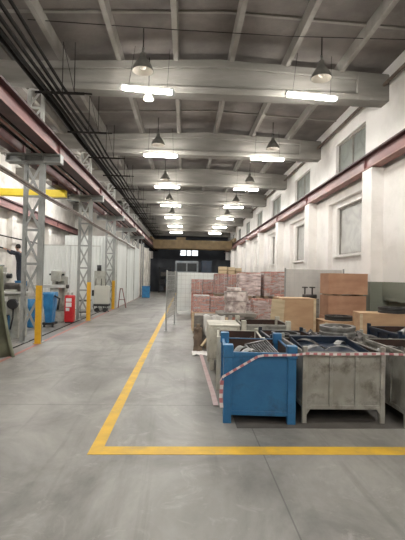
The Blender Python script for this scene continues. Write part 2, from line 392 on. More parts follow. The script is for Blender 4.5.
# right wall with pilasters and window openings
mb = MB()
def wall_with_holes(mb, x0, x1, y0, y1, z0, z1, holes):
    """wall slab in yz pierced by holes (ya,yb,za,zb)"""
    ys = sorted({y0, y1, *[h[0] for h in holes], *[h[1] for h in holes]}); zs = sorted({z0, z1, *[h[2] for h in holes], *[h[3] for h in holes]})
    for a, b in zip(ys, ys[1:]):
        run = None
        for c, d in zip(zs, zs[1:]):
            hole = any(h[0] <= a and b <= h[1] and h[2] <= c and d <= h[3] for h in holes)
            if hole:
                if run: mb.box(x0, x1, a, b, *run); run = None
            else: run = (run[0], d) if run else (c, d)
        if run: mb.box(x0, x1, a, b, *run)
holes = []
win_low, win_up = [], []
for y in bays[:-1]:
    win_low.append((y+1.15, y+3.2, 2.48, 4.04)); win_up.append((y+1.10, y+3.35, 5.0, 6.20))
holes = win_low + win_up
wall_with_holes(mb, XW, XW+.38, YB, YE, 0, 7.4, holes)
for y in bays: mb.box(XP, XW+.02, y-.28, y+.27, 0, 4.50)
for y in bays[:-1]:
    mb.box(XW-.14, XW+.02, y+.27, y+.95, 1.2, 4.45)                    # shallow rebate each side of a window
    mb.box(XW-.14, XW+.02, y+3.60, y+BAY-.28, 1.2, 4.45)
    mb.box(XW-.14, XW+.02, y+.95, y+3.60, 4.22, 4.45)
    mb.box(XW-.10, XW+.05, y+1.0, y+3.35, 2.40, 2.48)                   # sill
struct(mb.build('wall_right', 'wall'))
n = 1
for (a, b, c, d) in win_low:
    fr = MB()
    X0, X1 = XW+.10, XW+.18
    for q in ((a, a+.05, c, d), (b-.05, b, c, d), (a, b, c, c+.05), (a, b, d-.06, d)): fr.box(X0, X1, *q)
    w = struct(fr.build('window_%d' % n, 'frame_grey')); n += 1
    # sagging plastic sheet instead of glass
    g = MB(); N = 14; vs = []; fs = []
    for i in range(N+1):
        for j in range(N+1):
            u, v = i/N, j/N
            vs.append((XW+.14 + .03*noise.noise(Vector((u*5+n, v*3, 2.))), a+.04+(b-a-.08)*u, c+.04+(d-c-.09)*v))
    for i in range(N):
        for j in range(N): q = i*(N+1)+j; fs.append((q, q+N+1, q+N+2, q+1))
    g.add(vs, fs); g.build('pane', 'pane_lower', w, smooth=True)
for (a, b, c, d) in win_up:
    fr = MB(); X0, X1 = XW+.10, XW+.17; mid = (a+b)/2
    for q in ((a, a+.06, c, d), (b-.06, b, c, d), (mid-.04, mid+.04, c, d), (a, b, c, c+.05), (a, b, d-.05, d)): fr.box(X0, X1, *q)
    w = struct(fr.build('window_%d' % n, 'frame_grey')); n += 1
    for (p, q) in ((a+.06, mid-.04), (mid+.04, b-.06)):
        MB().box(XW+.13, XW+.14, p-.005, q+.005, c+.045, d-.045).build('pane', 'pane_upper', w)

# far left wall with pilasters
mb = MB(); mb.box(XL-.35, XL, YB, YE, 0, 7.4)
for y in bays: mb.box(XL-.02, XL+.24, y-.9, y-.4, 0, 4.55)
struct(mb.build('wall_left', 'wall_left_block'))
struct(MB().box(XL, -3.95, 31.0, 31.3, 0, 7.3).build('wall_side', 'wall_left_block'))
struct(MB().box(XL-.3, XW+.4, YB-.3, YB, 0, 7.6).build('wall_back', 'wall_left_block'))
# white infill between the rear columns on the left
mb = MB(); mb.box(-4.05, -3.9, 31.3, YE, 0, 4.35)
for k, y in enumerate([32.4+2.55*i for i in range(6)]): mb.box(-3.92, -3.62, y-.3, y+.3, 0 if k > 1 else 0, 4.2+.15*(k % 2))
mb.box(-4.0, -3.85, 31.3, YE, 5.4, 6.2)
struct(mb.build('wall_infill', 'wall_left_block'))
# end wall with a high strip of windows
mb = MB()
ew = [(-.62,.08,4.10,4.76), (.16,.66,4.10,4.76), (.74,1.5,4.10,4.76)]
xs = [XL-.3] + sorted({e for h in ew for e in h[:2]}) + [XW+.4]
for a, b in zip(xs, xs[1:]):
    if any(h[0] <= a and b <= h[1] for h in ew): mb.box(a, b, YE, YE+.3, 0, 4.10); mb.box(a, b, YE, YE+.3, 4.76, 7.5)
    else: mb.box(a, b, YE, YE+.3, 0, 7.5)
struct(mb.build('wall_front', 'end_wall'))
clear, nt_, b_ = new_mat('clear_glass'); b_.inputs['Transmission Weight'].default_value = 1; b_.inputs['Roughness'].default_value = 0.02; b_.inputs['IOR'].default_value = 1.1
M['clear'] = clear
for (a, b, c, d) in ew:
    fr = MB(); y0, y1 = YE+.08, YE+.14
    for q in ((a, a+.03, c, d), (b-.03, b, c, d)): fr.box(q[0], q[1], y0, y1, q[2], q[3])
    fr.box(a, b, y0, y1, c, c+.03); fr.box(a, b, y0, y1, d-.03, d); fr.box(a, b, y0, y1, c+.42, c+.44)
    w = struct(fr.build('window_%d' % n, 'fixture')); n += 1
    MB().box(a+.02, b-.02, YE+.10, YE+.11, c+.02, d-.02).build('pane', 'clear', w)

# ------------------------------------------------------------------ floor markings
mb = MB(); mb.box(-.885, -.76, 3.88, 40, 0, .003)
mb.box(-.76, XW-.02, 3.88, 4.06, 0, .003)
tag(mb.build('floor_marking', 'line_yellow'), 'yellow painted floor line turning a corner and running along the aisle', 'floor marking')
tag(MB().box(-3.52, -3.44, 5.5, 34, 0, .003).build('floor_marking', 'line_red'), 'thin faded red painted line along the foot of the lattice columns', 'floor marking')
tag(MB().box(-3.86, -3.80, 5.5, 33, 0, .004).build('floor_channel', 'pipe_dark'), 'dark narrow channel cover in the floor between machines and red line', 'floor channel')

# ------------------------------------------------------------------ crane girders
def girder(name, label, x, zb, zt, y0, y1, wf=.26, dark=True):
    t = thing(name, label, 'girder', (x, y0, zb)); L = y1-y0; h = zt-zb
    MB().box(-.012, .012, 0, L, .03, h-.04).build('web', 'maroon', t)
    MB().box(-wf/2, wf/2, 0, L, h-.04, h).build('top_flange', 'maroon_dark', t)
    MB().box(-wf/2, wf/2, 0, L, 0, .03).build('bottom_flange', 'maroon_dark' if dark else 'salmon', t)  # dark variant: underside shade is put into the flange colour
    if dark: MB().box(wf/2-.004, wf/2+.006, 0, L, -.004, .04).build('flange_edge', 'salmon', t)
    MB().box(-.03, .03, 0, L, h, h+.07).build('rail', 'maroon_dark', t)
    st = MB()
    y = 1.5
    while y < L: st.box(-wf/2+.07, wf/2-.07, y-.006, y+.006, .03, h-.04); y += BAY
    st.build('stiffener', 'maroon', t); t_ = kids(t)[-1]; t_['kind'] = 'stuff'
    return t
girder('crane_girder', 'long maroon crane girder on the right wall pilasters', 4.70, 4.52, 4.91, YB+.1, YE-.1, .26, False)
for i, y in enumerate(bays): tag(MB().box(4.60, 4.90, y-.22, y+.22, 4.50, 4.52).build('bearing_plate', 'black'), 'thin dark bearing plate under the crane girder on a right wall pilaster', 'bearing plate', 'bearing plates on the right wall pilasters')
girder('crane_girder', 'maroon crane girder on lattice columns, nearer the aisle', -3.30, 4.62, 5.02, YB+.1, YE-.1, .28)
girder('crane_girder', 'maroon crane girder on lattice columns, on the machine side', -4.18, 4.62, 5.0, YB+.1, 30.8, .24)
girder('crane_girder', 'maroon crane girder along the far left wall', -8.05, 4.56, 4.95, YB+.1, 30.8, .26)

# ------------------------------------------------------------------ lattice columns
def lattice_column(y, label, zb=0):
    t = thing('lattice_column', label, 'column', (-3.75, y, 0), 0, None)
    for sx, w in ((-.18, .075), (.21, .12)):
        l = MB(); l.box(sx-w/2, sx+w/2, -.10, -.085, zb, 4.40); l.box(sx-w/2, sx+w/2, .02, .035, zb, 4.40)
        l.box(sx-.008, sx+.008, -.085, .02, zb, 4.40); l.box(sx-.10, sx+.10, -.14, .14, zb, zb+.02)
        l.build('leg', 'steel_grey', t)
    def lat(x0, x1, zz, w=.058):
        for a, b in zip(zz, zz[1:]):
            d = MB(); d.bar((x0, -.108, a), (x1, -.108, b), w, .012, up=(0,1,0)); d.build('brace', 'steel_grey', t)
            d = MB(); d.bar((x1, -.122, a), (x0, -.122, b), w, .012, up=(0,1,0)); d.build('brace', 'steel_grey', t)
            d = MB(); d.bar((x0, -.104, b), (x1, -.104, b), .06, .012, up=(0,1,0)); d.build('batten', 'steel_grey', t)
    lat(-.18, .21, [.28+.82*k for k in range(6)] if zb == 0 else [3.72, 4.38])
    h = MB(); h.box(-.66, .66, -.13, .13, 4.40, 4.43); h.box(-.66, .66, -.13, .13, 4.585, 4.615); h.box(-.66, .66, -.01, .01, 4.43, 4.585)
    for x in (-.66+.01, -.22, .22, .65): h.box(x-.01, x+.01, -.12, .12, 4.43, 4.585)
    h.build('bracket', 'steel_grey', t)
    for x in (-.16, .16): MB().box(x-.035, x+.035, -.06, .06, 4.615, 6.2).build('upper_leg', 'pale_steel', t)
    zz = [4.85+.45*k for k in range(4)]
    for a, b in zip(zz, zz[1:]):
        MB().bar((-.16, -.07, a), (.16, -.07, b), .05, .012, up=(0,1,0)).build('upper_brace', 'pale_steel', t)
        MB().bar((-.16, -.066, b), (.16, -.066, b), .05, .012, up=(0,1,0)).build('upper_batten', 'pale_steel', t)
    return t
cols = [(5.0, None), (Y1, 'grey steel lattice column nearest the camera, beside the olive canvas'),
        (Y1+BAY, 'grey steel lattice column beside the red cabinet'),
        (Y1+2*BAY, 'grey steel lattice column at the near corner of the pale corrugated booth'),
        ]
lattice_column(Y1+3*BAY, 'short lattice column standing on the booth roof, nearer one', 3.64)
lattice_column(Y1+4*BAY-.1, 'short lattice column standing on the far end of the booth roof', 3.64)
c0 = lattice_column(cols[1][0], cols[1][1])
for y, l in cols[2:]: dup(c0, (-3.75, y, 0), 0, l)
# yellow guards at the column feet
def guard(y, label):
    t = thing('column_guard', label, 'guard post', (-3.51, y, 0))
    m_ = MB(); m_.box(-.07, .07, -.012, .0, 0, 1.40); m_.box(-.07, -.06, 0, .03, 0, 1.40); m_.box(.06, .07, 0, .03, 0, 1.40); m_.box(-.07,.07,-.012,.03,1.39,1.40)
    m_.build('shield', 'yellow', t)
    MB().box(-.085, .085, -.04, .03, 0, .012).build('foot_plate', 'yellow', t)
    return t
g0 = guard(Y1-.17, 'yellow steel guard post on the nearest lattice column')
dup(g0, (-3.51, Y1+BAY-.17, 0), 0, 'yellow guard post just right of the red cabinet')
dup(g0, (-3.51, Y1+2*BAY-.17, 0), 0, 'yellow guard post right of the light grey machine cabinet')

# ------------------------------------------------------------------ cable and pipe runs
for (x, z, r, lab) in ((-2.86, 5.99, .032, 'thin dark pipe of the high pipe bundle, on the aisle side'),
                       (-2.99, 5.93, .037, 'dark pipe of the high bundle, second from the aisle side'),
                       (-3.12, 5.90, .037, 'dark pipe of the high bundle, in its middle'),
                       (-3.25, 5.88, .042, 'dark pipe of the high bundle, second from the column side'),
                       (-3.42, 5.96, .062, 'thickest dark pipe of the high bundle, next to the columns')):
    pts = [(x + .02*math.sin(y*.9+r*99), y, z + .02*math.sin(y*1.23+x*9)) for y in [YB+.2+1.3*k for k in range(int((YE-YB-.4)/1.3))]]
    tag(MB().tube(pts, r, 8).build('pipe', 'pipe_dark', smooth=True), lab, 'pipe', 'high pipe bundle along the left columns')
def hanger(y, i):
    t = thing('pipe_hanger', 'dark pipe hanger with two rods below the ceiling, above the left columns', 'pipe hanger', (-2.83, y, 5.79), 0, 'hangers of the high pipe bundle')
    MB().box(-.66, .45, -.025, .025, 0, .045).build('crossbar', 'pipe_dark', t)
    for x in (-.05, .22): MB().tube([(x, 0, .04), (x, 0, 1.2)], .009, 6).build('rod', 'pipe_dark', t)
    MB().tube([(-.05, 0, 1.2), (.22, 0, .06)], .006, 5).build('stay', 'pipe_dark', t)
    MB().bar((.22, 0, .04), (.62, 0, .02), .05, .02).build('arm', 'pipe_dark', t)
    return t
h0 = None
for i, y in enumerate([9.3+2.55*k for k in range(13)]):
    if h0 is None: h0 = hanger(y, 0)
    else: dup(h0, (-2.83, y, 5.79))
for x, lab in ((-3.50, 'dark conductor pipe lying on the column brackets, nearest the aisle'), (-3.61, 'dark conductor pipe on the column brackets, middle one'), (-3.73, 'dark conductor pipe on the column brackets, farthest from the aisle')):
    tag(MB().tube([(x, y, 4.645) for y in (YB+.2, 12, 30, YE-.3)], .028, 8).build('pipe', 'pipe_dark' if x > -3.55 or x < -3.7 else 'salmon', smooth=True), lab.replace('dark', 'salmon') if -3.7 < x < -3.55 else lab, 'pipe')
# sagging low cable tray along the columns
pts = [(-3.36, y, 3.60 - .006*(y-8) - .04*math.sin((y-7.5)*PI/BAY)**2) for y in [4+1.0*k for k in range(24)]]
tag(MB().tube(pts, .035, 8).tube([(p[0]+.03, p[1], p[2]-.07) for p in pts], .018, 6).build('cable_run', 'pipe_brown', smooth=True), 'brown twin pipe running low across the lattice columns', 'pipe')
for k in range(3):
    t = thing('cable_bracket', ['', '', ''][k] or ['pipe bracket on the nearest lattice column', 'pipe bracket on the lattice column beside the red cabinet', 'pipe bracket on the column at the booth corner'][k], 'bracket', (-3.52, Y1+BAY*k-.11, 3.5))
    MB().box(0, .12, -.0, .03, 0, .03).build('arm', 'steel_grey', t); MB().box(0, .02, 0, .03, -.12, .03).build('plate', 'steel_grey', t)
tag(MB().tube([(4.90, y, 6.60) for y in (YB+.2, 20, YE-.3)], .045, 8).build('conduit', 'pipe_brown', smooth=True), 'dark conduit high along the right wall under the ceiling', 'pipe')
for (xa, xb, yy) in ((-3.4, 4.9, 8.55), ):
    tag(MB().tube([(xa, yy, 7.0), (-.5, yy, 6.93), (2.2, yy+.05, 6.93), (xb, yy, 6.95)], .008, 5).build('ceiling_wire', 'pipe_dark', smooth=True), 'thin dark wire strung across below the nearest ceiling bay', 'wire')

# ------------------------------------------------------------------ lamps
def tube_lamp(loc, label, rz=0, tm='tube'):
    t = thing('tube_lamp', label, 'ceiling lamp', loc, rz, None)
    MB().box(-.60, .60, -.055, .055, .035, .075).build('housing', 'fixture', t, bevel=.006)
    MB().box(-.57, .57, -.06, .06, -.035, .035)  .build('diffuser', tm, t, bevel=.02)
    for s in (-.6, .6): MB().box(s-.02, s+.02, -.06, .06, -.035, .06).build('end_cap', 'fixture', t, bevel=.006)
    for s in (-.45, .45): MB().tube([(s, 0, .07), (s*.9, 0, 1.0)], .005, 5).build('hanging_wire', 'pipe_dark', t)
    return t
names = ['nearest', 'second', 'third', 'fourth', 'fifth', 'sixth', 'seventh']
lamp0 = None
for row, x in (('left', -.95), ('right', 2.87)):
    for k in range(-3, 7):
        y = 9.3 + BAY*k
        if k < 0: lab = 'lit tube lamp of the %s row, %s behind the nearest one in view' % (row, ['one', 'two', 'three'][-k-1])
        else: lab = 'lit white tube lamp, %s of the %s row under the ceiling' % (names[k], row)
        dz = {0: 0, 1: .0, 2: .0}.get(k, 0)
        rz = -.10 if k == 0 and row == 'left' else 0
        if lamp0 is None: lamp0 = tube_lamp((x, y, 5.95), lab, rz)
        else: dup(lamp0, (x, y, 5.95), rz, lab)
        if k == 0: [o for o in COL.objects if o.get('label') == lab][0].rotation_euler[1] = .10 if row == 'left' else .06
bayl = None
for y, lab in ((16.7, 'small lit lamp above the machine bay, nearest'), (20.2, 'small lit lamp above the machine bay, middle'), (25.2, 'small lit lamp above the machine bay, farthest'), (6.0,'lit lamp above the near end of machine bay, out of frame'), (11.5,'lit lamp above the machine bay, hidden behind the nearest lattice column')):
    if lab:
        if bayl is None:
            bayl = tube_lamp((-6.1, y, 5.95), lab, PI/2, 'tube_bay')
        else: dup(bayl, (-6.1, y, 5.95), PI/2, lab)

def bell_lamp(loc, label, lit=False, name='bell_lamp', s=1.0):
    t = thing(name, label, 'ceiling lamp', loc)
    pr = [(.235,0),(.225,.06),(.17,.16),(.10,.26),(.065,.31),(.055,.40),(0.001,.41)]
    MB().lathe([(r*s, z*s) for r, z in pr], 28).build('shade', 'bell', t, smooth=True)
    MB().lathe([(r*s*.97, z*s-.004) for r, z in pr[:5]] + [(0.001, .30*s)], 28).build('reflector', 'bell_in', t, smooth=True)
    MB().lathe([(.005,.03*s),(.06*s,.06*s),(.075*s,.12*s),(.04*s,.2*s),(.03*s,.27*s)], 16).build('bulb', 'bulb' if lit else 'bell_in', t, smooth=True)
    MB().tube([(0,0,.4*s),(0,0,.52*s)], .03*s, 8).build('neck', 'bell', t, smooth=True)
    MB().tube([(0,0,.5*s),(0,0,1.0)], .012, 6).build('hanging_rod', 'pipe_dark', t, smooth=True)
    return t
b0 = None
for row, x in (('left', -1.03), ('right', 3.0)):
    for k in range(0, 5):
        lab = 'unlit dark bell lamp above the %s tube lamp of the %s row' % (names[k], row)
        loc = (x, 9.0+BAY*k, 6.24)
        if b0 is None: b0 = bell_lamp(loc, lab)
        else: dup(b0, loc, 0, lab)
bell_lamp((-.95, 9.62, 5.88), 'small lit round lamp just below the nearest tube lamp of left row', True, 'bell_lamp', .55)

# ------------------------------------------------------------------ bridge crane far down the hall
t = thing('bridge_crane', 'ochre bridge crane spanning the hall far down the aisle', 'crane', (0, 40, 5.19))
MB().box(-3.12, 4.54, -.75, -.40, -.85, -.02).build('bridge_girder', 'ochre', t, bevel=.02)
MB().box(-3.12, 4.54, .40, .75, -.85, -.02).build('bridge_girder', 'ochre', t, bevel=.02)
for x in (-3.3, 4.7):
    c = MB().box(x-.13, x+.13, -1.4, 1.4, .01 if x < 0 else -.205, .22).build('end_carriage', 'ochre', t, bevel=.02)
t2 = MB().box(-.9, .0, -.7, .7, -.02, .25).build('trolley', 'ochre', t, bevel=.02)
MB().tube([(-.45,0,.1),(-.45,0,-.95)], .02, 6).build('hoist_rope', 'black', t)
MB().tube([(-.45,0,-.9),(-.45,0,-1.05),(-.38,0,-1.15),(-.45,0,-1.22),(-.53,0,-1.15)], .03, 8).build('hook', 'black', t)
# yellow single-girder crane in the machine bay
t = thing('bridge_crane', 'bright yellow crane beam crossing the machine bay on the left', 'crane', (-6.1, 13.8, 5.0))
MB().box(-1.95, 2.05, -.11, .11, -.74, -.50).build('bridge_girder', 'crane_yellow', t, bevel=.01)
for x in (-1.95, 1.92): MB().box(x-.10, x+.10, -.8, .8, -.50, -.44 if x < 0 else -.38).build('end_carriage', 'maroon_dark', t)
h = MB().box(-1.45,-1.0,-.12,.12,-1.0,-.74).build('hoist', 'crane_yellow', t, bevel=.03); MB().tube([(-1.2,0,-.95),(-1.2,0,-1.6)], .012, 6).build('chain', 'black', h)

# ------------------------------------------------------------------ pale corrugated booth and partition
def corr_panel(mb, a, b, z0, z1, th=.03, pitch=.16):
    a = Vector((a[0], a[1], 0)); b = Vector((b[0], b[1], 0)); L = (b-a).length; d = (b-a)/L; nrm = Vector((d.y, -d.x, 0))
    prof = []; s = 0
    while s < L - pitch*.99:
        prof += [(s, 0), (s+pitch*.42, 0), (s+pitch*.5, th), (s+pitch*.92, th)]; s += pitch
    prof.append((L, 0))
    vs = []; fs = []
    for (q, o) in prof:
        p = a + d*q + nrm*o; vs += [(p.x, p.y, z0), (p.x, p.y, z1)]
    for (q, o) in prof:
        p = a + d*q + nrm*(o-.006); vs += [(p.x, p.y, z0), (p.x, p.y, z1)]
    K = len(prof)
    for i in range(K-1):
        fs.append((2*i, 2*i+2, 2*i+3, 2*i+1)); fs.append((2*K+2*i, 2*K+2*i+1, 2*K+2*i+3, 2*K+2*i+2))
        fs.append((2*i+1, 2*i+3, 2*K+2*i+3, 2*K+2*i+1)); fs.append((2*i, 2*K+2*i, 2*K+2*i+2, 2*i+2))
    mb.add(vs, fs)
t = thing('corrugated_booth', 'tall pale grey corrugated sheet booth along the left of the aisle', 'booth', (-3.5, 20.75, 0))
m_ = MB(); corr_panel(m_, (0,0), (0, 10.1), .0, 3.6); m_.build('side_cladding', 'corr', t)
m_ = MB(); corr_panel(m_, (-2.6,0), (0, 0), .0, 3.6); m_.build('end_cladding', 'corr', t)
MB().box(-2.6, .02, 0, 10.1, 3.6, 3.64).build('roof_sheet', 'corr', t)
MB().box(.0, .06, -.06, .0, 0, 3.66).build('corner_trim', 'pale_steel', t)
for y in (3.3, 6.7): MB().box(.04, .09, y-.03, y+.03, 0, 3.6).build('post', 'pale_steel', t)
t = thing('partition_panel', 'pale corrugated partition standing behind the milling machine', 'partition', (-6.75, 19.3, 0))
m_ = MB(); corr_panel(m_, (0,0), (2.72,0), .05, 3.0); m_.build('sheet', 'corr', t)
for x in (0, 1.36, 2.7): MB().box(x-.03, x+.03, .0, .05, 0, 3.04).build('post', 'pale_steel', t)
MB().box(0, 2.72, .0, .04, 3.0, 3.05).build('top_rail', 'pale_steel', t)

# ------------------------------------------------------------------ bins
def make_bin(label, w, d, h, bodymat, postmat, loc, rz=0, z0=.12, top=.10, ribs=2, inner='rust', post=.075, group=None):
    t = thing('storage_bin', label, 'bin', loc, rz, group)
    b = MB(); T = .012; X0, X1, Y0, Y1_ = .03, w-.03, .03, d-.03; zt = h-top
    b.box(X0, X1, Y0, Y0+T, z0, zt); b.box(X0, X1, Y1_-T, Y1_, z0, zt); b.box(X0, X0+T, Y0, Y1_, z0, zt); b.box(X1-T, X1, Y0, Y1_, z0, zt); b.box(X0, X1, Y0, Y1_, z0, z0+.02)
    b.build('tub', bodymat, t)
    li = MB(); e = .014
    li.box(X0+T, X0+T+.002, Y0+e, Y1_-e, z0+.02, zt-.01); li.box(X1-T-.002, X1-T, Y0+e, Y1_-e, z0+.02, zt-.01); li.box(X0+e, X1-e, Y1_-T-.002, Y1_-T, z0+.02, zt-.01); li.box(X0+e, X1-e, Y0+T, Y0+T+.002, z0+.02, zt-.01)
    li.build('rusty_lining', inner, t)
    r = MB(); q = .022
    r.box(X0-q, X1+q, Y0-q, Y0+T, zt-.045, zt); r.box(X0-q, X1+q, Y1_-T, Y1_+q, zt-.045, zt); r.box(X0-q, X0+T, Y0, Y1_, zt-.045, zt); r.box(X1-T, X1+q, Y0, Y1_, zt-.045, zt)
    r.build('rim', bodymat, t, bevel=.004)
    sk = MB(); sk.box(X0-.01, X1+.01, Y0-.012, Y0+.02, z0-.03, z0+.02); sk.box(X0-.01, X1+.01, Y1_-.02, Y1_+.012, z0-.03, z0+.02); sk.box(X0-.012, X0+.02, Y0, Y1_, z0-.03, z0+.02); sk.box(X1-.02, X1+.012, Y0, Y1_, z0-.03, z0+.02)
    sk.build('bottom_frame', bodymat, t, bevel=.004)
    for i in range(ribs):
        x = X0 + (X1-X0)*(i+1)/(ribs+1)
        MB().box(x-.02, x+.02, Y0-.022, Y0, z0, zt-.04).build('rib', bodymat, t, bevel=.006)
        y = Y0 + (Y1_-Y0)*(i+1)/(ribs+1)
        MB().box(X0-.022, X0, y-.02, y+.02, z0, zt-.04).build('rib', bodymat, t, bevel=.006)
    for (x, y) in ((0,0),(w-post,0),(0,d-post),(w-post,d-post)):
        p = MB(); p.box(x, x+post, y, y+post, 0, h)
        o = p.build('corner_post', postmat, t, bevel=.006)
    return t

blue = make_bin('blue steel bin with taped front, standing at the corner of the yellow line', .84, 1.14, .905, 'blue_bin', 'blue_bin', (.475, 4.71, 0), math.radians(-3.5), ribs=0, post=.095, top=.08)
# cups on the corner posts
for (x, y) in ((0,0),(.745,0),(0,1.045),(.745,1.045)):
    MB().box(x-.012, x+.107, y-.012, y+.107, .76, .91).build('post_cup', 'blue_bin', blue, bevel=.01)
grey = make_bin('long grey rust-stained steel bin right of the blue bin', .99, 1.16, .90, 'grey_bin', 'grey_bin', (1.405, 4.71, 0), 0, ribs=2, post=.055, top=.065, z0=.19)
for (x, y, sx) in ((.055,-.0,1),(.935,-.0,-1)):
    MB().prism([(x, .19), (x+sx*.055, .19), (x, .10)], y+.01, y+.03).build('leg_gusset', 'grey_bin', grey)
g3 = make_bin('grey worn bin at the right edge, front row', .95, 1.16, .92, 'grey_bin', 'grey_bin', (2.56, 4.55, 0), 0, ribs=2, post=.06, top=.06, z0=.17)
g4 = make_bin('grey ribbed bin behind the gap between the two front grey bins', 1.10, 1.1, .80, 'grey_bin', 'grey_bin', (2.12, 6.10, 0), 0, ribs=4, post=.055, top=.06, z0=.12)
g5 = make_bin('dark blue bin holding a black ring, behind the long grey bin', .78, 1.0, .84, 'navy', 'navy', (1.31, 6.08, 0), 0, ribs=2, post=.055, top=.06)
g6 = make_bin('beige bin directly behind the blue bin, mostly hidden', .72, 1.10, .80, 'pale_bin', 'pale_bin', (.50, 6.08, 0), math.radians(-4.5), ribs=1, post=.06, top=.04)
g7 = make_bin('pale grey bin with thick corner post, third row behind the blue bin', .92, 1.0, .90, 'grey_bin', 'pale_bin', (1.06, 7.42, 0), 0, ribs=1, post=.09, top=.07)
g8 = make_bin('dark blue bin right of the wheel rings, near the right edge', 1.0, 1.1, .92, 'navy', 'navy', (3.28, 6.05, 0), 0, ribs=2, post=.055, top=.05)
g9 = make_bin('grey bin behind the dark blue one, in the third row', .90, .85, .66, 'grey_bin', 'grey_bin', (2.08, 7.18, 0), 0, ribs=1, post=.06, top=.05)

# ---- things inside the bins
def fin_grate(loc, rot, label, s=1.0):
    t = thing('finned_grate', label, 'metal grate', loc); t.rotation_euler = rot
    f = MB()
    for k in range(9): f.box(-.14*s+.033*k*s, -.14*s+.033*k*s+.010, -.13*s, .13*s, 0, .035)
    f.build('fins', 'scrap', t)
    fr = MB(); fr.box(-.15*s, .15*s, -.14*s, -.125*s, -.01, .045); fr.box(-.15*s, .15*s, .125*s, .14*s, -.01, .045); fr.box(-.16*s, -.145*s, -.14*s, .14*s, -.01, .045); fr.box(.14*s, .155*s, -.14*s, .14*s, -.01, .045)
    fr.box(-.15*s, .15*s, -.13*s, .13*s, -.01, -.004)
    fr.build('frame', 'scrap', t)
    return t
def sheet(loc, rot, label, L=.5, W=.2, curl=1.0, m_='scrap', cat='sheet metal'):
    """curved offcut of sheet with thickness"""
    g = MB(); N = 12; vs = []; fs = []
    for side in (0, 1):
        R = .22/curl
        for i in range(N+1):
            a = (i/N-.5)*L/R; r = R - side*.004
            for j in (-.5, .5): vs.append((r*math.sin(a), j*W, r*math.cos(a)-R))
    o = 2*(N+1)
    for i in range(N):
        fs += [(2*i, 2*i+1, 2*i+3, 2*i+2), (o+2*i, o+2*i+2, o+2*i+3, o+2*i+1), (2*i, 2*i+2, o+2*i+2, o+2*i), (2*i+1, o+2*i+1, o+2*i+3, 2*i+3)]
    fs += [(0, o, o+1, 1), (2*N, 2*N+1, o+2*N+1, o+2*N)]
    g.add(vs, fs); ob = g.build('sheet_offcut', m_, smooth=False); ob.location = loc; ob.rotation_euler = rot
    return tag(ob, label, cat)
# hidden load that carries the visible pieces
def load(x0, x1, y0, y1, z0, z1, m_, label, amp=.05, seed=0, rz=0, loc=(0,0,0)):
    g = MB(); N = 14; vs = []; fs = []
    for i in range(N+1):
        for j in range(N+1):
            u, v = i/N, j/N
            vs.append((x0+(x1-x0)*u, y0+(y1-y0)*v, z1 + amp*(noise.noise(Vector((u*7+seed, v*7, seed)))*2)))
    for i in range(N):
        for j in range(N): q = i*(N+1)+j; fs.append((q, q+N+1, q+N+2, q+1))
    bo = len(vs)
    vs += [(x0,y0,z0),(x1,y0,z0),(x1,y1,z0),(x0,y1,z0)]
    fs.append((bo, bo+1, bo+2, bo+3))
    fs.append(tuple([i*(N+1) for i in range(N+1)]) + (bo+1, bo)); fs.append(tuple([i*(N+1)+N for i in range(N+1)]) + (bo+2, bo+3))
    fs.append(tuple(range(N+1)) + (bo+3, bo)); fs.append(tuple(N*(N+1)+j for j in range(N+1)) + (bo+2, bo+1))
    g.add(vs, fs); ob = g.build('scrap_heap', m_); ob.location = loc; ob.rotation_euler = (0,0,rz)
    return tag(ob, label, 'scrap', kind='stuff')
load(.06, .78, .06, 1.08, .14, .60, 'scrap_dark', 'dark loose scrap filling the blue bin', .05, 1, math.radians(-3.5), (.475, 4.71, 0))
load(1.47, 2.33, 4.78, 5.80, .23, .66, 'scrap_dark', 'dark loose scrap filling the long grey bin', .05, 2)
load(2.63, 3.44, 4.62, 5.65, .20, .72, 'scrap_dark', 'dark scrap in the bin at the right edge', .05, 3)
load(2.19, 3.15, 6.16, 7.14, .15, .735, 'scrap_dark', 'dark scrap in the ribbed grey bin', .05, 4)
load(1.38, 2.02, 6.15, 7.01, .15, .64, 'scrap_dark', 'dark scrap in the dark blue bin with the black ring', .03, 5)
load(.07, .65, .07, 1.03, .15, .64, 'rust', 'rusty scrap in the beige bin behind the blue bin', .03, 6, math.radians(-4.5), (.50, 6.08, 0))
load(1.12, 1.92, 7.48, 8.36, .15, .70, 'rust', 'rusty scrap in the third row pale grey bin', .03, 7)
load(3.35, 4.20, 6.11, 7.09, .15, .78, 'scrap_dark', 'dark scrap in the dark blue bin near the right edge', .05, 8)
load(2.14, 2.90, 7.24, 7.98, .15, .54, 'rust', 'rusty scrap in the third row grey bin', .03, 9)

fin_grate((1.06, 5.48, .70), (math.radians(28), math.radians(-8), math.radians(24)), 'ribbed silver grate tilted inside the blue bin', 1.15)
sheet((.90, 5.30, .76), (.1, .15, .5), 'curled silver sheet offcut in the blue bin, left of the grate', .42, .10, 1.2)
sheet((.80, 5.50, .76), (.2, .1, .9), 'dull curled strip at the left side inside the blue bin', .38, .08, 1.5)
sheet((.98, 5.03, .73), (.0, .2, -.3), 'dark bent strip lying at the front inside the blue bin', .36, .09, 1.0, 'scrap_dark')
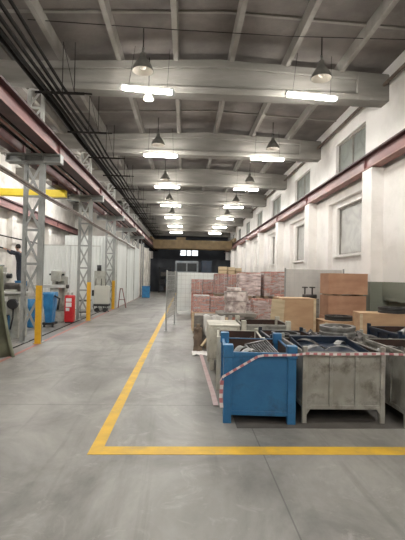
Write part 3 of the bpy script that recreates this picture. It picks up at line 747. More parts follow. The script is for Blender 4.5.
# long grey bin content: navy tray and curved sheets
t = thing('metal_tray', 'dark blue steel tray lying tilted in the long grey bin', 'tray', (1.90, 5.26, .75)); t.rotation_euler = (math.radians(5), 0, 0)
m_ = MB(); m_.box(-.40,.40,-.42,.42,0,.012); m_.box(-.40,-.388,-.42,.42,0,.09); m_.box(.388,.40,-.42,.42,0,.09); m_.box(-.40,.40,-.42,-.408,0,.09); m_.box(-.40,.40,.408,.42,0,.09)
m_.build('pan', 'navy', t); MB().box(-.41,.41,.40,.45,.07,.10).build('lip', 'navy', t)
sheet((1.68, 5.12, .85), (.05, .0, .5), 'curved silver sheet in the long grey bin, left half', .42, .08, .7)
sheet((2.02, 5.08, .85), (.05, .05, -.5), 'curved bare sheet in the long grey bin, in its middle', .45, .07, .7)
sheet((2.12, 5.40, .87), (.1, .1, .9), 'grey curved strip in the long grey bin, right rear', .34, .08, .8, 'ring_steel')
sheet((1.68, 5.45, .87), (.1, .1, -.7), 'dark curved strip in the long grey bin, left rear', .34, .08, .8, 'scrap_dark')
sheet((2.86, 6.80, .80), (.1, .1, .7), 'pale bent sheet sticking up in the ribbed grey bin', .4, .08, .7)
sheet((2.93, 6.42, .80), (.1, -.2, -.4), 'dark bent sheet in the ribbed grey bin', .5, .14, .9, 'scrap_dark')
sheet((2.62, 5.1, .85), (.1, -.1, .2), 'pale curved sheet in the bin at the right edge', .4, .08, .7)
sheet((3.6, 6.4, .92), (.1, -.1, .4), 'silver curved sheet in the right dark blue bin', .4, .08, .7)
sheet((3.9, 6.6, .94), (.1, .15, -.4), 'dark curved sheet in the right dark blue bin', .5, .2, .9, 'scrap_dark')

def ring(loc, R, h, m_, label, tilt=(0,0,0), spokes=True):
    t = thing('steel_ring', label, 'metal ring', loc); t.rotation_euler = tilt
    w = R*.22
    MB().lathe([(R,0),(R,h*.35),(R-.012,h*.42),(R-.012,h*.6),(R,h*.66),(R,h),(R-w,h),(R-w,0)], 40, closed=True).build('rim', m_, t)
    if spokes:
        MB().lathe([(R*.28,h*.1),(R*.28,h*.9),(R*.14,h*.9),(R*.14,h*.1)], 24, closed=True).build('hub', m_, t)
        for k in range(5):
            a = 2*PI*k/5; MB().bar((R*.25*math.cos(a), R*.25*math.sin(a), h*.45), (R*.82*math.cos(a), R*.82*math.sin(a), h*.45), .05, h*.4).build('spoke', m_, t)
    return t
ring((2.48, 6.46, .805), .28, .14, 'ring_steel', 'large grey steel ring lying in the ribbed grey bin of the second row', (.02,-.02,.2))
ring((1.70, 6.72, .70), .24, .09, 'ring_black', 'dark ring lying in the dark blue bin, left of the big grey ring', (.03,.02,.2))

# ------------------------------------------------------------------ plywood crates
def crate(label, w, d, h, m_, loc, rz=0, name='plywood_crate', battens=True, lid=True, cat='crate', skid=True):
    t = thing(name, label, cat, loc, rz)
    z0 = .08 if skid else 0
    MB().box(0, w, 0, d, z0, h-.015 if lid else h).build('body', m_, t, bevel=.004)
    if lid: MB().box(-.01, w+.01, -.01, d+.01, h-.015, h).build('lid', m_, t)
    if battens:
        for x in (.0, w-.05):
            MB().box(x, x+.05, -.012, 0, z0, h-.02).build('batten', 'ply_edge' if m_ == 'ply_tan' else m_, t)
        for y in (.0, d-.05): MB().box(-.012, 0, y, y+.05, z0, h-.02).build('batten', m_, t)
    if skid:
        for x in (.03, w/2-.04, w-.11): MB().box(x, x+.08, 0, d, 0, .08).build('skid', 'timber', t)
    return t
crate('reddish plywood box on top of the two-box stack by the wall', .93, .60, .50, 'ply', (3.43, 9.5, 1.335), 0, skid=False)
crate('reddish plywood box, lower one visible in the stack by the wall', .90, .60, .50, 'ply', (3.43, 9.5, .80), 0, skid=False)
for k, x in enumerate((3.50, 3.72)): tag(MB().box(x-.05, x+.05, 9.55, 10.05, 1.30, 1.335).build('wood_spacer', 'timber'), ['timber spacer between the stacked reddish boxes, left one', 'timber spacer between the stacked reddish boxes, right one'][k], 'spacer')
tag(MB().box(4.18, 4.28, 9.55, 10.05, 1.30, 1.335).build('wood_spacer', 'timber'), 'timber spacer under the right end of the top reddish box', 'spacer')
crate('plywood box at the bottom of the stack, mostly hidden', .92, .62, .80, 'ply', (3.42, 9.49, 0), 0)
crate('tan plywood crate with a tall plain front, left of the reddish boxes', .78, .62, 1.27, 'ply_tan', (2.03, 8.55, 0), 0)
# slanting pale sheet leaning at the left of the tan crate
t = thing('plywood_sheet', 'pale plywood sheet leaning against the left of the tan crate', 'plywood sheet', (1.90, 8.38, .0)); t.rotation_euler = (0, math.radians(4), .0)
MB().box(-.16, .115, 0, .02, .02, 1.25).build('board', 'ply_edge', t)
crate('low wide plywood crate carrying a black ring, before the reddish boxes', .74, .60, .84, 'ply_tan', (2.86, 8.12, 0), 0)
ring((3.26, 8.42, .84), .29, .09, 'ring_black', 'black spoked ring on the low plywood crate', (0,0,.3))
crate('long tan crate set askew near the right edge, carrying a dark ring', 1.46, .50, 1.06, 'ply_tan', (3.36, 7.62, 0), math.radians(-9))
ring((4.06, 7.76, 1.06), .26, .11, 'ring_black', 'dark ring on the long tan crate near right edge', (0,0,.1))
# small machine parts on top of tan crate
t = thing('valve_assembly', 'dark pipe valve assembly behind the tan crate', 'machine part', (2.98, 9.60, .0))
MB().box(-.18,.2,-.15,.15,0,1.22).build('stand', 'timber_grey', t)
MB().tube([(-.15,0,1.27),(.18,0,1.27)], .05, 12).build('body', 'scrap_dark', t, smooth=True)
for x in (-.10, .08): MB().tube([(x,0,1.27),(x,0,1.48)], .02, 8).build('stem', 'scrap_dark', t); MB().lathe([(.07,1.47),(.07,1.5),(.05,1.5),(.05,1.47)], 20, c=(x,0,0), closed=True).build('handwheel', 'scrap_dark', t)

# mesh screen
def mesh_panel(label, a, b, z0, z1, pitch, r, m_, name='mesh_fence_panel', feet=True, sheetm=None, post=.025, cat='fence'):
    a = Vector((a[0],a[1],0)); b = Vector((b[0],b[1],0)); L = (b-a).length; ang = math.atan2(b.y-a.y, b.x-a.x)
    t = thing(name, label, cat, (a.x,a.y,0), ang)
    for x in (0, L):
        p = MB(); p.tube([(x,0,0),(x,0,z1+.03)], post, 8); p.build('post', 'steel_grey', t)
        if feet: MB().box(x-.12, x+.12, -.05, .05, 0, .015).build('foot', 'steel_grey', t)
    g = MB(); x = pitch
    while x < L-.02: g.bar((x,0,z0), (x,0,z1), r, r); x += pitch
    z = z0
    while z <= z1+.001: g.bar((0,0,z), (L,0,z), r, r); z += pitch
    g.build('wire_mesh', m_, t)
    if sheetm:
        MB().box(.03, L-.03, .02, .028, z0, z1).build('sheet', sheetm, t)
    return t
mesh_panel('open wire mesh fence panel beside the aisle, edge-on', (-.55,12.5), (-.34,14.3), .35, 1.84, .15, .012, 'steel_grey')
mesh_panel('white sheet fence with square wire grid behind the brick stacks', (-.36,18.4), (3.2,18.4), .12, 1.86, .20, .008, 'pale_steel', sheetm='fence_white')
mesh_panel('grey translucent sheet fence behind the plywood boxes', (2.80,10.9), (4.5,10.9), .15, 1.93, .10, .006, 'steel_grey', sheetm='grey_sheet') if False else None
M['grey_sheet'] = mat('grey_plastic_sheet', (.60,.58,.55), (.52,.50,.475), rough=.5, scale=2)
mesh_panel('grey translucent sheet screen behind the plywood boxes', (2.80,11.2), (4.45,11.2), .15, 1.95, .13, .005, 'pale_steel', sheetm='grey_sheet')

# ------------------------------------------------------------------ brick packs
def pallet_mesh(w, d):
    p = MB()
    for k in range(6): x = k*(w-.09)/5; p.box(x, x+.09, 0, d, .11, .13)
    for y in (0, d/2-.05, d-.1): p.box(0, w, y, y+.1, .09, .11); [p.box(x, x+.12, y, y+.1, .02, .09) for x in (0, w/2-.06, w-.12)]; p.box(0, w, y, y+.1, 0, .02)
    return p
def wrinkle_box(w, d, h, amp, seed, z0=0., n=10, taper=0., rnd=0.):
    g = MB(); vs = []; fs = []
    M_ = 4*n
    rows = 9
    for j in range(rows+1):
        v = j/rows
        for i in range(M_):
            s = i/M_*4; k = int(s); u = s-k
            cx, cy = [(u,0),(1,u),(1-u,1),(0,1-u)][k]
            px, py = (cx-.5)*w*(1-taper*v), (cy-.5)*d*(1-taper*v)
            if rnd:
                a = math.atan2(py/d, px/w); R = .5; px = px*(1-rnd) + rnd*math.cos(a)*w*R; py = py*(1-rnd) + rnd*math.sin(a)*d*R
            nn = noise.noise(Vector((px*6+seed, py*6, v*h*9)))*amp
            L = math.hypot(px, py) or 1
            vs.append((px+px/L*nn, py+py/L*nn, z0+h*v))
    for j in range(rows):
        for i in range(M_):
            i2 = (i+1) % M_; fs.append((j*M_+i, j*M_+i2, (j+1)*M_+i2, (j+1)*M_+i))
    fs.append(tuple(rows*M_+i for i in range(M_)))
    g.add(vs, fs); return g
def brick_pack(label, x0, y0, z0, w, d, h, wrap=None, bm_='brick', strap=True, seed=0, pallet=True, nx=5, nz=6, cap=None):
    t = thing('brick_pack', label, 'brick pack', (x0+w/2, y0+d/2, z0))
    zb = 0
    if pallet: p = pallet_mesh(w, d).build('pallet', 'timber', t); p.location = (-w/2, -d/2, 0); zb = .13
    rnd = random.Random(seed); b = MB(); ny = max(2, int(d/.25))
    bx, by, bz = w/nx, d/ny, (h-zb)/nz
    for k in range(nz):
        for i in range(nx):
            for j in range(ny):
                if 0 < i < nx-1 and 0 < j < ny-1 and k < nz-1: continue
                o = rnd.uniform(-.008, .008)
                b.box(-w/2+i*bx+.007, -w/2+(i+1)*bx-.007, -d/2+j*by+.004+o, -d/2+(j+1)*by-.004+o, zb+k*bz+.003, zb+(k+1)*bz-.003)
    b.build('bricks', bm_, t)
    if strap:
        for s in (-.25*w, .25*w):
            MB().box(s-.006, s+.006, -d/2-.012, d/2+.012, h, h+.004).box(s-.006, s+.006, -d/2-.014, -d/2-.010, 0, h+.004).build('strap', 'film_strap', t)
    if wrap:
        g = wrinkle_box(w+.025, d+.025, h-zb+.006, .018, seed*3.1, zb*.7); g.build('film_wrap', wrap, t, smooth=True)
    if cap: MB().box(-w/2, w/2, -d/2, d/2, h+.012, h+.03).build('cap_sheet', cap, t)
    return t
# farthest left pair (upper), on lower packs
brick_pack('red brick pack in the far row, farthest left, lower one', .28, 16.6, 0, .44, .8, 1.0, seed=1, nx=4)
brick_pack('red brick pack in the far row, second from left, lower one', .76, 16.6, 0, .44, .8, 1.0, seed=2, nx=4)
brick_pack('strapped red brick pack in the far row, farthest left, upper one', .28, 16.6, 1.02, .44, .8, .55, wrap='film_light', seed=3, nx=4, nz=4, pallet=False)
brick_pack('strapped red brick pack in the far row, second from left, upper one', .76, 16.6, 1.02, .44, .8, .55, wrap='film_light', seed=4, nx=4, nz=4, pallet=False)
brick_pack('red brick pack under the taller column of packs left of the pale boxes', 1.12, 15.0, 0, .46, .8, .95, seed=5, nx=4)
brick_pack('tall red brick pack carrying the left pale box', 1.12, 15.0, .97, .46, .8, .84, wrap='film_light', seed=6, nx=4, bm_='brick_dark')
brick_pack('red brick pack under the right pale boxes, lower one', 1.61, 15.0, 0, .46, .8, .95, seed=7, nx=4)
brick_pack('tall red brick pack carrying the right pale boxes', 1.61, 15.0, .97, .46, .8, .82, wrap='film_light', seed=8, nx=4)
# pale boxes on top
for (x, w, z, h, lab) in ((1.27,.30,1.815,.26,'pale wooden box on the tall brick pack, leftmost'), (1.62,.24,1.795,.27,'pale wooden box on the tall brick pack, middle'), (1.90,.22,1.795,.24,'pale wooden box on the tall brick pack, rightmost')):
    t = thing('wooden_box', lab, 'box', (x, 15.1, z))
    MB().box(0, w, 0, .4, 0, h).build('body', 'ply_edge', t, bevel=.005)
    MB().box(-.005, w+.005, -.01, .0, h*.45, h*.55).build('band', 'timber', t)
# front left low row
crate('brown wooden crate under the low left brick packs', 1.06, .6, .62, 'ply_tan', (.24, 12.05, 0), 0, name='wooden_crate')
brick_pack('red brick pack on the brown crate, left one with white cap', .27, 12.1, .62, .48, .5, .48, wrap='film_light', seed=9, nz=4, cap='white_cloth', pallet=False, strap=False)
brick_pack('red brick pack on the brown crate, right one', .78, 12.1, .62, .46, .5, .46, wrap='film_light', seed=10, nz=4, pallet=False, strap=False)
# film-wrapped big packs in the middle
brick_pack('lower pack of the cloudy film-wrapped brick stack in the middle', 1.80, 13.2, 0, .68, .8, .98, 'film_thick', seed=11, bm_='brick_dark')
brick_pack('upper brick pack in cloudy pinkish film, middle of the pile', 1.80, 13.2, 1.0, .68, .8, .86, 'film_thick', seed=12, bm_='brick')
brick_pack('lower pack of the right film-wrapped brick stack', 2.62, 13.2, 0, .70, .8, .98, 'film', seed=13)
brick_pack('upper red brick pack in clear film with white edge, right of the cloudy one', 2.62, 13.2, 1.0, .70, .8, .90, 'film', seed=14)
brick_pack('red brick pack with torn film in front of the cloudy stack', 1.98, 11.5, .28, .56, .55, .80, 'film', seed=15, nz=5)
crate('low crate under the torn-film brick pack', .70, .70, .28, 'ply_tan', (1.92, 11.45, 0), 0, name='wooden_crate', skid=True)
brick_pack('red brick pack behind the grey-wrapped bundles, half hidden', 1.36, 12.6, 0, .40, .6, 1.15, seed=16, nx=4)
brick_pack('brick pack behind the tan crate, top in film', 2.75, 11.7, 0, .60, .7, 1.2, 'film', seed=17)

# grey-wrapped round bundles on a timber slab
t = thing('timber_stand', 'rough grey timber platform under the grey-wrapped bundles', 'platform', (.83, 9.9, 0))
MB().box(0, .95, 0, .9, .71, .80).build('slab', 'timber_grey', t, bevel=.01)
for x in (.05, .78):
    for y in (.04, .74): MB().box(x, x+.12, y, y+.12, 0, .71).build('leg', 'timber_grey', t)
MB().box(.0, .95, .1, .2, .3, .38).build('rail', 'timber_grey', t)
for k, (z, w, h, lab) in enumerate(((.80, .56, .27, 'grey film-wrapped round bundle, lower of two on the timber platform'), (1.085, .60, .235, 'grey film-wrapped round bundle, second layer on the timber platform'), (1.335, .36, .085, 'small flat wrapped bundle on top of the grey bundles'))):
    t = thing('wrapped_bundle', lab, 'wrapped bundle', (1.33 - (.06 if k == 2 else 0), 10.42, z))
    wrinkle_box(w, w*.9, h, .035, k*7.7, 0, rnd=.6).build('wrapping', 'grey_wrap', t, smooth=True)
    MB().box(-w*.42, w*.42, -w*.35, w*.35, h-.015, h+.01).build('top_board', 'timber_grey' if k < 2 else 'white_cloth', t)

# clutter at the left foot of the pile
t = thing('plastic_sheet', 'white plastic sheet draped over the timber left of the platform', 'plastic sheet', (.55, 9.5, 0))
pts = []
g = MB(); N = 12
vs = []; fs = []
prof = [(0,.72),(.0,.6),(-.06,.45),(-.10,.3)]
for i in range(N+1):
    u = i/N
    for j in range(7):
        v = j/6
        x = -.10 + .50*u; z = .80 - .05*v - (.30*v*v)*(1+.5*math.sin(u*9)) ; y = -.1 - .12*v + .03*math.sin(u*17+v*3)
        vs.append((x, y, z+.02*math.sin(u*13)))
for i in range(N):
    for j in range(6): q = i*7+j; fs.append((q, q+7, q+8, q+1))
g.add(vs, fs); o = g.build('sheet', 'white_cloth', t, smooth=True); so = o.modifiers.new('s', 'SOLIDIFY'); so.thickness = .012
crate('grey weathered timber box below the white plastic sheet', .55, .55, .78, 'timber_grey', (.26, 9.55, 0), 0, name='timber_box', battens=True, lid=False)
t = thing('sack', 'brown slumped sack at the left foot of the pile', 'sack', (.33, 9.33, 0))
wrinkle_box(.22, .26, .52, .05, 3.3, 0, rnd=.7, taper=.35).build('bag', 'sack', t, smooth=True)
MB().lathe([(.06,.50),(.035,.55),(.06,.60),(.001,.60)], 14).build('tied_neck', 'sack', t, smooth=True)
for k, (a, b, lab) in enumerate((((.40,9.05,.15),(.86,9.2,.70), 'pale timber plank leaning at the left of the pile'), ((.95,8.75,.02),(1.10,9.6,.78), 'grey plank leaning against the timber platform'))):
    tag(MB().bar(a, b, .09, .03).build('plank', 'ply_edge' if k == 0 else 'timber_grey'), lab, 'plank')
t = thing('steel_box', 'pale cream closed box behind and left of the blue bin', 'box', (.46, 7.32, 0))
MB().box(0,.56,0,.85,.20,.80).build('body', 'pale_bin', t, bevel=.03)
MB().box(-.01,.57,-.01,.86,.80,.825).build('lid', 'pale_bin', t, bevel=.008)
for x in (.02,.46):
    for y in (.03,.74): MB().box(x,x+.08,y,y+.08,0,.20).build('leg', 'pale_bin', t)
tag(MB().box(.62, 2.95, 4.56, 5.95, 0, .004).build('dark_floor_sheet', 'plate'), 'thin dark sheet on the floor under the front bins', 'steel sheet')  # flat dark strip laid on the floor beneath the front bins
# crumpled white paper on floor
g = MB(); vs = []; fs = []; N = 8
for i in range(N+1):
    for j in range(N+1):
        u, v = i/N-.5, j/N-.5; vs.append((u*.34, v*.5, .012 + .05*abs(noise.noise(Vector((u*6, v*6, 4.))))))
for i in range(N):
    for j in range(N): q = i*(N+1)+j; fs.append((q, q+N+1, q+N+2, q+1))
g.add(vs, fs); o = g.build('paper_scrap', 'sticker'); o.location = (.36, 8.9, 0); so = o.modifiers.new('s', 'SOLIDIFY'); so.thickness = .006
tag(o, 'crumpled white paper scrap on the floor where the tape starts', 'paper')

# barrier tape
def tape(pts, label, pat=True, w=.026, step=.05):
    pts = [Vector(p) for p in pts]; seg = []
    for a, b in zip(pts, pts[1:]):
        n_ = max(1, round((b-a).length/step)); seg += [a.lerp(b, i/n_) for i in range(n_)]
    seg.append(pts[-1]); g = MB()
    for i in range(len(seg)-1):
        a, b = seg[i], seg[i+1]; d = (b-a).normalized()
        tw = [w_ for w_ in (Vector((0,0,1)),) ][0]
        if abs(d.z) > .8: wd = Vector((1,0,0))
        else: wd = Vector((0,0,1)) - d*d.z; wd.normalize()
        if a.z < .03 and b.z < .03: wd = Vector((1,0,0))
        no = d.cross(wd).normalized()*.0015
        sk = d*step*.45                                    # slanted stripe edge
        vs = [a-wd*w/2+sk*0-no, b-wd*w/2-no, b+wd*w/2+no*0-no, a+wd*w/2-no, a-wd*w/2+no, b-wd*w/2+no, b+wd*w/2+no, a+wd*w/2+no]
        g.add(vs, [(0,3,2,1),(4,5,6,7),(0,1,5,4),(1,2,6,5),(2,3,7,6),(3,0,4,7)], (i % 2) if pat else 0)
    return tag(g.build('barrier_tape', ['tape_red', 'tape_white'] if pat else ['tape_pink']), label, 'tape')
tape([(.455,4.99,.40),(.455,4.68,.54),(.62,4.675,.64),(.86,4.665,.785),(.93,4.66,.80),(1.30,4.63,.815),(1.42,4.67,.825),(1.8,4.69,.815),(2.37,4.69,.83),(2.56,4.52,.85),(3.0,4.52,.87)], 'red and white barrier tape strung across the blue and grey bins')
tape([(.455,4.685,.50),(.447,4.685,.40),(.443,4.685,.30),(.455,4.685,.19)], 'red and white tape end hanging down the left edge of the blue bin', w=.04)
tape([(.38,8.75,.02),(.40,7.8,.01),(.42,6.8,.01),(.44,5.9,.01),(.44,5.3,.02)], 'pale tape strip lying on the floor left of the bins', pat=False, w=.07, step=.3)

# ------------------------------------------------------------------ left: machines and clutter
# olive canvas at the very left
t = thing('canvas_screen', 'olive green canvas screen hanging at the left picture edge', 'screen', (-4.42, 8.1, 0))
g = MB(); N = 30; vs = []; fs = []
for j in range(13):
    v = j/12
    for i in range(N+1):
        u = i/N
        edge = 1.05 - .20*(1-(1-v)**2.2)                 # right hem flares out towards the floor
        x = edge*u; y = .07*math.sin(u*22+v*1.2) + .12*(1-v)
        vs.append((x, y, .02 + 1.80*v))
for j in range(12):
    for i in range(N): q = j*(N+1)+i; fs.append((q, q+1, q+N+2, q+N+1))
g.add(vs, fs); o = g.build('canvas', 'canvas', t, smooth=True); so = o.modifiers.new('s', 'SOLIDIFY'); so.thickness = .02
MB().tube([(0,0,1.83),(.88,0,1.83)], .018, 8).build('top_rod', 'steel_grey', t)
MB().tube([(.0,0,0),(0,0,1.85)], .02, 8).build('post', 'steel_grey', t)
MB().tube([((1.05-.20*(1-(1-v)**2.2))+.005, .07*math.sin(22+v*1.2)+.12*(1-v), .02+1.8*v) for v in [k/12 for k in range(13)]], .03, 8).build('hem', 'canvas_edge', t, smooth=True)

# tool grinder
t = thing('tool_grinder', 'grey tool grinder beside the nearest lattice column', 'machine', (-4.52, 10.9, 0))
MB().box(-.22, .28, -.3, .3, 0, 1.15).build('body', 'machine', t, bevel=.02)
MB().box(-.38, .34, -.36, .3, 1.15, 1.20).build('table', 'pale_steel', t, bevel=.008)
MB().tube([(-.15,-.1,1.32),(.22,-.1,1.32)], .11, 16).build('motor', 'scrap_dark', t, smooth=True)
MB().box(-.12,.18,-.2,.1,1.20,1.26).build('motor_foot', 'machine', t)
MB().tube([(.16,-.44,.90),(.16,-.33,.90)], .13, 20).build('grinding_wheel', 'black', t)
MB().tube([(.16,-.36,.88),(.17,-.38,.55),(.10,-.36,.25)], .02, 8).build('hose', 'black', t, smooth=True)
MB().box(-.16,.0,-.315,-.30,.96,1.08).build('label_plate', 'sticker', t)
MB().box(-.20,.05,-.44,-.30,.12,.62).build('switch_box', 'black', t, bevel=.01)
MB().box(.02,.06,-.40,-.30,.0,.60).build('coolant_pipe', 'blue_plastic', t)
t = thing('grinder_column', 'grey upright machine column behind the tool grinder', 'machine', (-5.35, 11.9, 0))
MB().box(-.3,.3,-.3,.3,0,1.0).build('base', 'machine', t, bevel=.02); MB().box(-.15,.15,-.1,.2,1.0,1.85).build('upright', 'machine', t, bevel=.02)
MB().box(-.25,.28,-.35,.1,1.45,1.70).build('head', 'machine', t, bevel=.03); MB().tube([(0,-.2,1.45),(0,-.2,1.22)], .04, 10).build('spindle', 'scrap_dark', t); MB().tube([(.28,-.1,1.6),(.4,-.1,1.6)], .07, 14).build('motor', 'black', t)
t = thing('plastic_crate', 'blue plastic crate on a stand beside the ladder', 'crate', (-5.15, 13.0, 1.2))
m_ = MB(); m_.box(-.13,.13,-.15,.15,.0,.02); m_.box(-.13,-.115,-.15,.15,0,.24); m_.box(.115,.13,-.15,.15,0,.24); m_.box(-.13,.13,-.15,-.135,0,.24); m_.box(-.13,.13,.135,.15,0,.24); m_.build('tub', 'blue_plastic', t); MB().box(-.14,.14,-.16,-.15,.21,.25).build('rim','blue_plastic',t)
t = thing('steel_stand', 'dark steel stand carrying the blue plastic crate', 'stand', (-5.15, 13.0, 0)) 

MB().box(-.16,.16,-.17,.17,1.17,1.2).build('top', 'scrap_dark', t)
for x in (-.14,.14):
    for y in (-.15,.15): MB().box(x-.015,x+.015,y-.015,y+.015,0,1.17).build('leg', 'scrap_dark', t)
kids_ = None
# blue drum seen through the lattice
t = thing('plastic_drum', 'blue drum seen through the nearest lattice column', 'drum', (-4.75, 13.0, 0))
MB().lathe([(.001,0),(.20,0),(.21,.04),(.21,.3),(.22,.32),(.21,.34),(.21,.62),(.22,.64),(.21,.66),(.20,.9),(.001,.9)], 24).build('body', 'blue_plastic', t, smooth=True)
MB().lathe([(.001,.93),(.19,.93),(.20,.90)], 24).build('lid', 'black', t)

# milling machine with pale table
t = thing('milling_machine', 'grey milling machine with pale table behind the blue hopper', 'machine', (-4.55, 14.6, 0))
MB().box(-.35,.30,-.25,.45,0,.35).build('base', 'machine', t, bevel=.02)
MB().box(-.18,.28,.05,.45,.35,1.60).build('column', 'machine', t, bevel=.03)
MB().box(-.85,.42,-.45,.0,1.20,1.30).build('table', 'pale_steel', t, bevel=.01)
MB().box(-.1,.2,-.4,.05,.6,1.20).build('knee', 'machine', t, bevel=.02)
hd = MB().box(-.1,.26,-.35,.2,1.42,1.80).build('head', 'machine', t, bevel=.04)
MB().tube([(.08,-.22,1.45),(.08,-.22,1.33)], .045, 12).build('spindle', 'scrap_dark', hd, smooth=True)
for x in (-.14,.30): MB().tube([(x,-.2,1.66),(x-.0,-.28,1.66)], .035, 12).build('knob', 'black', hd)
MB().tube([(.42,-.25,1.25),(.50,-.25,1.25)], .07, 14).build('handwheel', 'scrap_dark', t)
# blue hopper
t = thing('blue_hopper', 'blue plastic-covered hopper behind the nearest yellow guard post', 'hopper', (-4.26, 13.1, 0))
g = wrinkle_box(.19, .30, .96, .04, 5.5, .14, taper=-.75); g.build('cover', 'blue_plastic', t, smooth=True)
MB().box(-.18,.18,-.2,.2,.08,.15).build('base', 'black', t)
for x in (-.13,.13): MB().tube([(x-.02,-.12,.045),(x+.02,-.12,.045)], .045, 12).build('wheel', 'black', t)
MB().tube([(.14,-.1,1.0),(.30,-.05,.9),(.27,-.1,.55)], .03, 8).build('hose', 'black', t, smooth=True)
# red cabinet
t = thing('extinguisher_cabinet', 'bright red round-topped fire cabinet with white stickers', 'fire cabinet', (-3.95, 14.2, 0))
MB().box(-.16,.16,-.13,.13,.03,.96).build('body', 'red', t, bevel=.05)
MB().box(-.13,.13,-.1,.1,0,.04).build('plinth', 'black', t)
for (x0,x1,z0,z1) in ((-.10,.09,.74,.86),(-.10,.09,.56,.71),(-.10,.02,.42,.53)): MB().box(x0,x1,-.136,-.129,z0,z1).build('sticker', 'sticker', t)
for x in (-.07,.07): MB().lathe([(.03,.95),(.03,1.02),(.045,1.02),(.045,1.05),(.001,1.06)], 12, c=(x,0,0)).build('valve_cap', 'pale_steel', t, smooth=True)
# dark bench at the second column
t = thing('steel_trolley', 'dark small trolley with clutter behind the red cabinet', 'trolley', (-3.98, 16.4, 0))
MB().box(-.25,.2,-.3,.3,.62,.66).build('top', 'scrap_dark', t); MB().box(-.25,.2,-.3,.3,.18,.21).build('shelf', 'scrap_dark', t)
for x in (-.22,.17):
    for y in (-.27,.27): MB().tube([(x,y,.0),(x,y,.62)], .018, 6).build('leg', 'steel_grey', t)
# light cabinet machine by third column
t = thing('machine_cabinet', 'light grey machine cabinet on dark wheeled base before the booth', 'machine', (-3.76, 18.6, 0))
MB().box(-.30,.33,-.2,.3,.36,1.18).build('cabinet', 'cabinet', t, bevel=.01)
bs = MB().box(-.32,.35,-.22,.3,.26,.36).build('base_frame', 'black', t)
for x in (-.28,-.08,.12,.31): MB().tube([(x-.06,-.2,.28),(x+.05,-.22,.02)], .02, 6).build('leg', 'black', t)
for x in (-.15,.2): MB().tube([(x,-.24,.10),(x,-.19,.10)], .10, 16).build('wheel', 'black', t)
tw = MB().box(-.42,.08,.3,.55,.3,1.85).build('machine_tower', 'machine', t, bevel=.02)
MB().tube([(-.22,.4,1.85),(-.22,.4,2.12)], .10, 16).build('motor', 'black', t, smooth=True)
for x in (-.30,-.05,.15): MB().tube([(x,.1,1.18),(x,.15,1.5)], .02, 6).build('pipe', 'scrap_dark', t)
MB().box(-.40,-.33,-.22,-.05,.72,.98).build('control_box', 'black', t)
# red-brown trestle
t = thing('trestle', 'red-brown folding trestle leaning at the corrugated booth', 'trestle', (-3.18, 21.0, 0))
for s in (-1, 1):
    MB().bar((s*.20, -.1, 0), (s*.05-.07, .0, 1.0), .04, .03).build('leg', 'red_brown', t)
MB().bar((-.16,-.05,.42), (.14,-.05,.42), .03, .03).build('crossbar', 'red_brown', t)
MB().bar((-.14,0,.98), (.0,0,.98), .04, .04).build('top_bar', 'red_brown', t)
# blue drum far
t = thing('plastic_drum', 'blue bin by the left wall far down the aisle', 'drum', (-2.86, 30.2, 0))
MB().box(-.28,.28,-.25,.25,.04,.86).build('body', 'blue_plastic', t, bevel=.04); MB().box(-.30,.30,-.27,.27,.84,.90).build('lid', 'blue_bin', t, bevel=.02)

# vertical ducts at the booth end
for (x, y, r, lab) in ((-3.42, 31.6, .05, 'grey vertical pipe at the far end of the booth'), (-3.5, 33.9, .06, 'grey vertical pipe on the white wall beyond the booth')):
    tag(MB().tube([(x,y,0),(x,y,4.4)], r, 10).build('standpipe', 'steel_grey', smooth=True), lab, 'pipe')
# pipes in the far left bay
tag(MB().tube([(XL+.42, 12+k*2.0, 3.3) for k in range(9)], .03, 8).build('wall_pipe', 'pipe_dark', smooth=True), 'dark pipe along the far left wall of the machine bay', 'pipe')

# ------------------------------------------------------------------ far end clutter
t = thing('truck_cabin', 'pale vehicle cabin far behind the white sheet fence', 'vehicle', (-.85, 35, 0))
MB().box(0, 2.0, 0, 2.2, .4, 3.0).build('body', 'vehicle', t, bevel=.08)
for x in (.15, 1.05): MB().box(x, x+.8, -.02, .0, 2.1, 2.8).build('window', 'glass_dark', t)
MB().box(0.1, 1.9, -.05, 0, .35, .7).build('bumper', 'black', t)
for x in (.25, 1.7): MB().tube([(x-.12,.5,.4),(x+.12,.5,.4)], .4, 18).build('wheel', 'black', t)
t = thing('container_box', 'dark blue tall box right of the pale vehicle cabin', 'container', (1.45, 35.5, 0))
MB().box(0, .9, 0, 1.5, 0, 3.05).build('body', 'navy', t, bevel=.03)
for z in (.5, 1.5, 2.5): MB().box(-.01, .91, -.02, 0, z, z+.06).build('rail', 'navy', t)
t = thing('storage_rack', 'dark storage rack at the far end of the aisle', 'rack', (-2.6, 40.5, 0))
for x in (0, 1.1):
    for y in (0, .6): MB().box(x, x+.06, y, y+.06, 0, 2.6).build('upright', 'black', t)
for z in (.14, .84, 1.59, 2.4): MB().box(0, 1.16, 0, .66, z, z+.05).build('shelf', 'black', t)
for i, (x, z, w, h) in enumerate(((.1,.195,.4,.5),(.6,.195,.45,.4),(.12,.895,.45,.4),(.65,.895,.35,.5),(.2,1.645,.6,.4))):
    tag(MB().box(-2.6+x, -2.6+x+w, 40.55, 41.05, z, z+h).build('dark_carton', ['end_wall','rust','black','navy','scrap_dark'][i]), ['dark box on the bottom shelf of the far rack, left', 'brown box on the bottom shelf of the far rack, right', 'black box on the second shelf of the far rack, left', 'dark blue box on the second shelf of far rack, right', 'dark box on the third shelf of the far rack'][i], 'box')
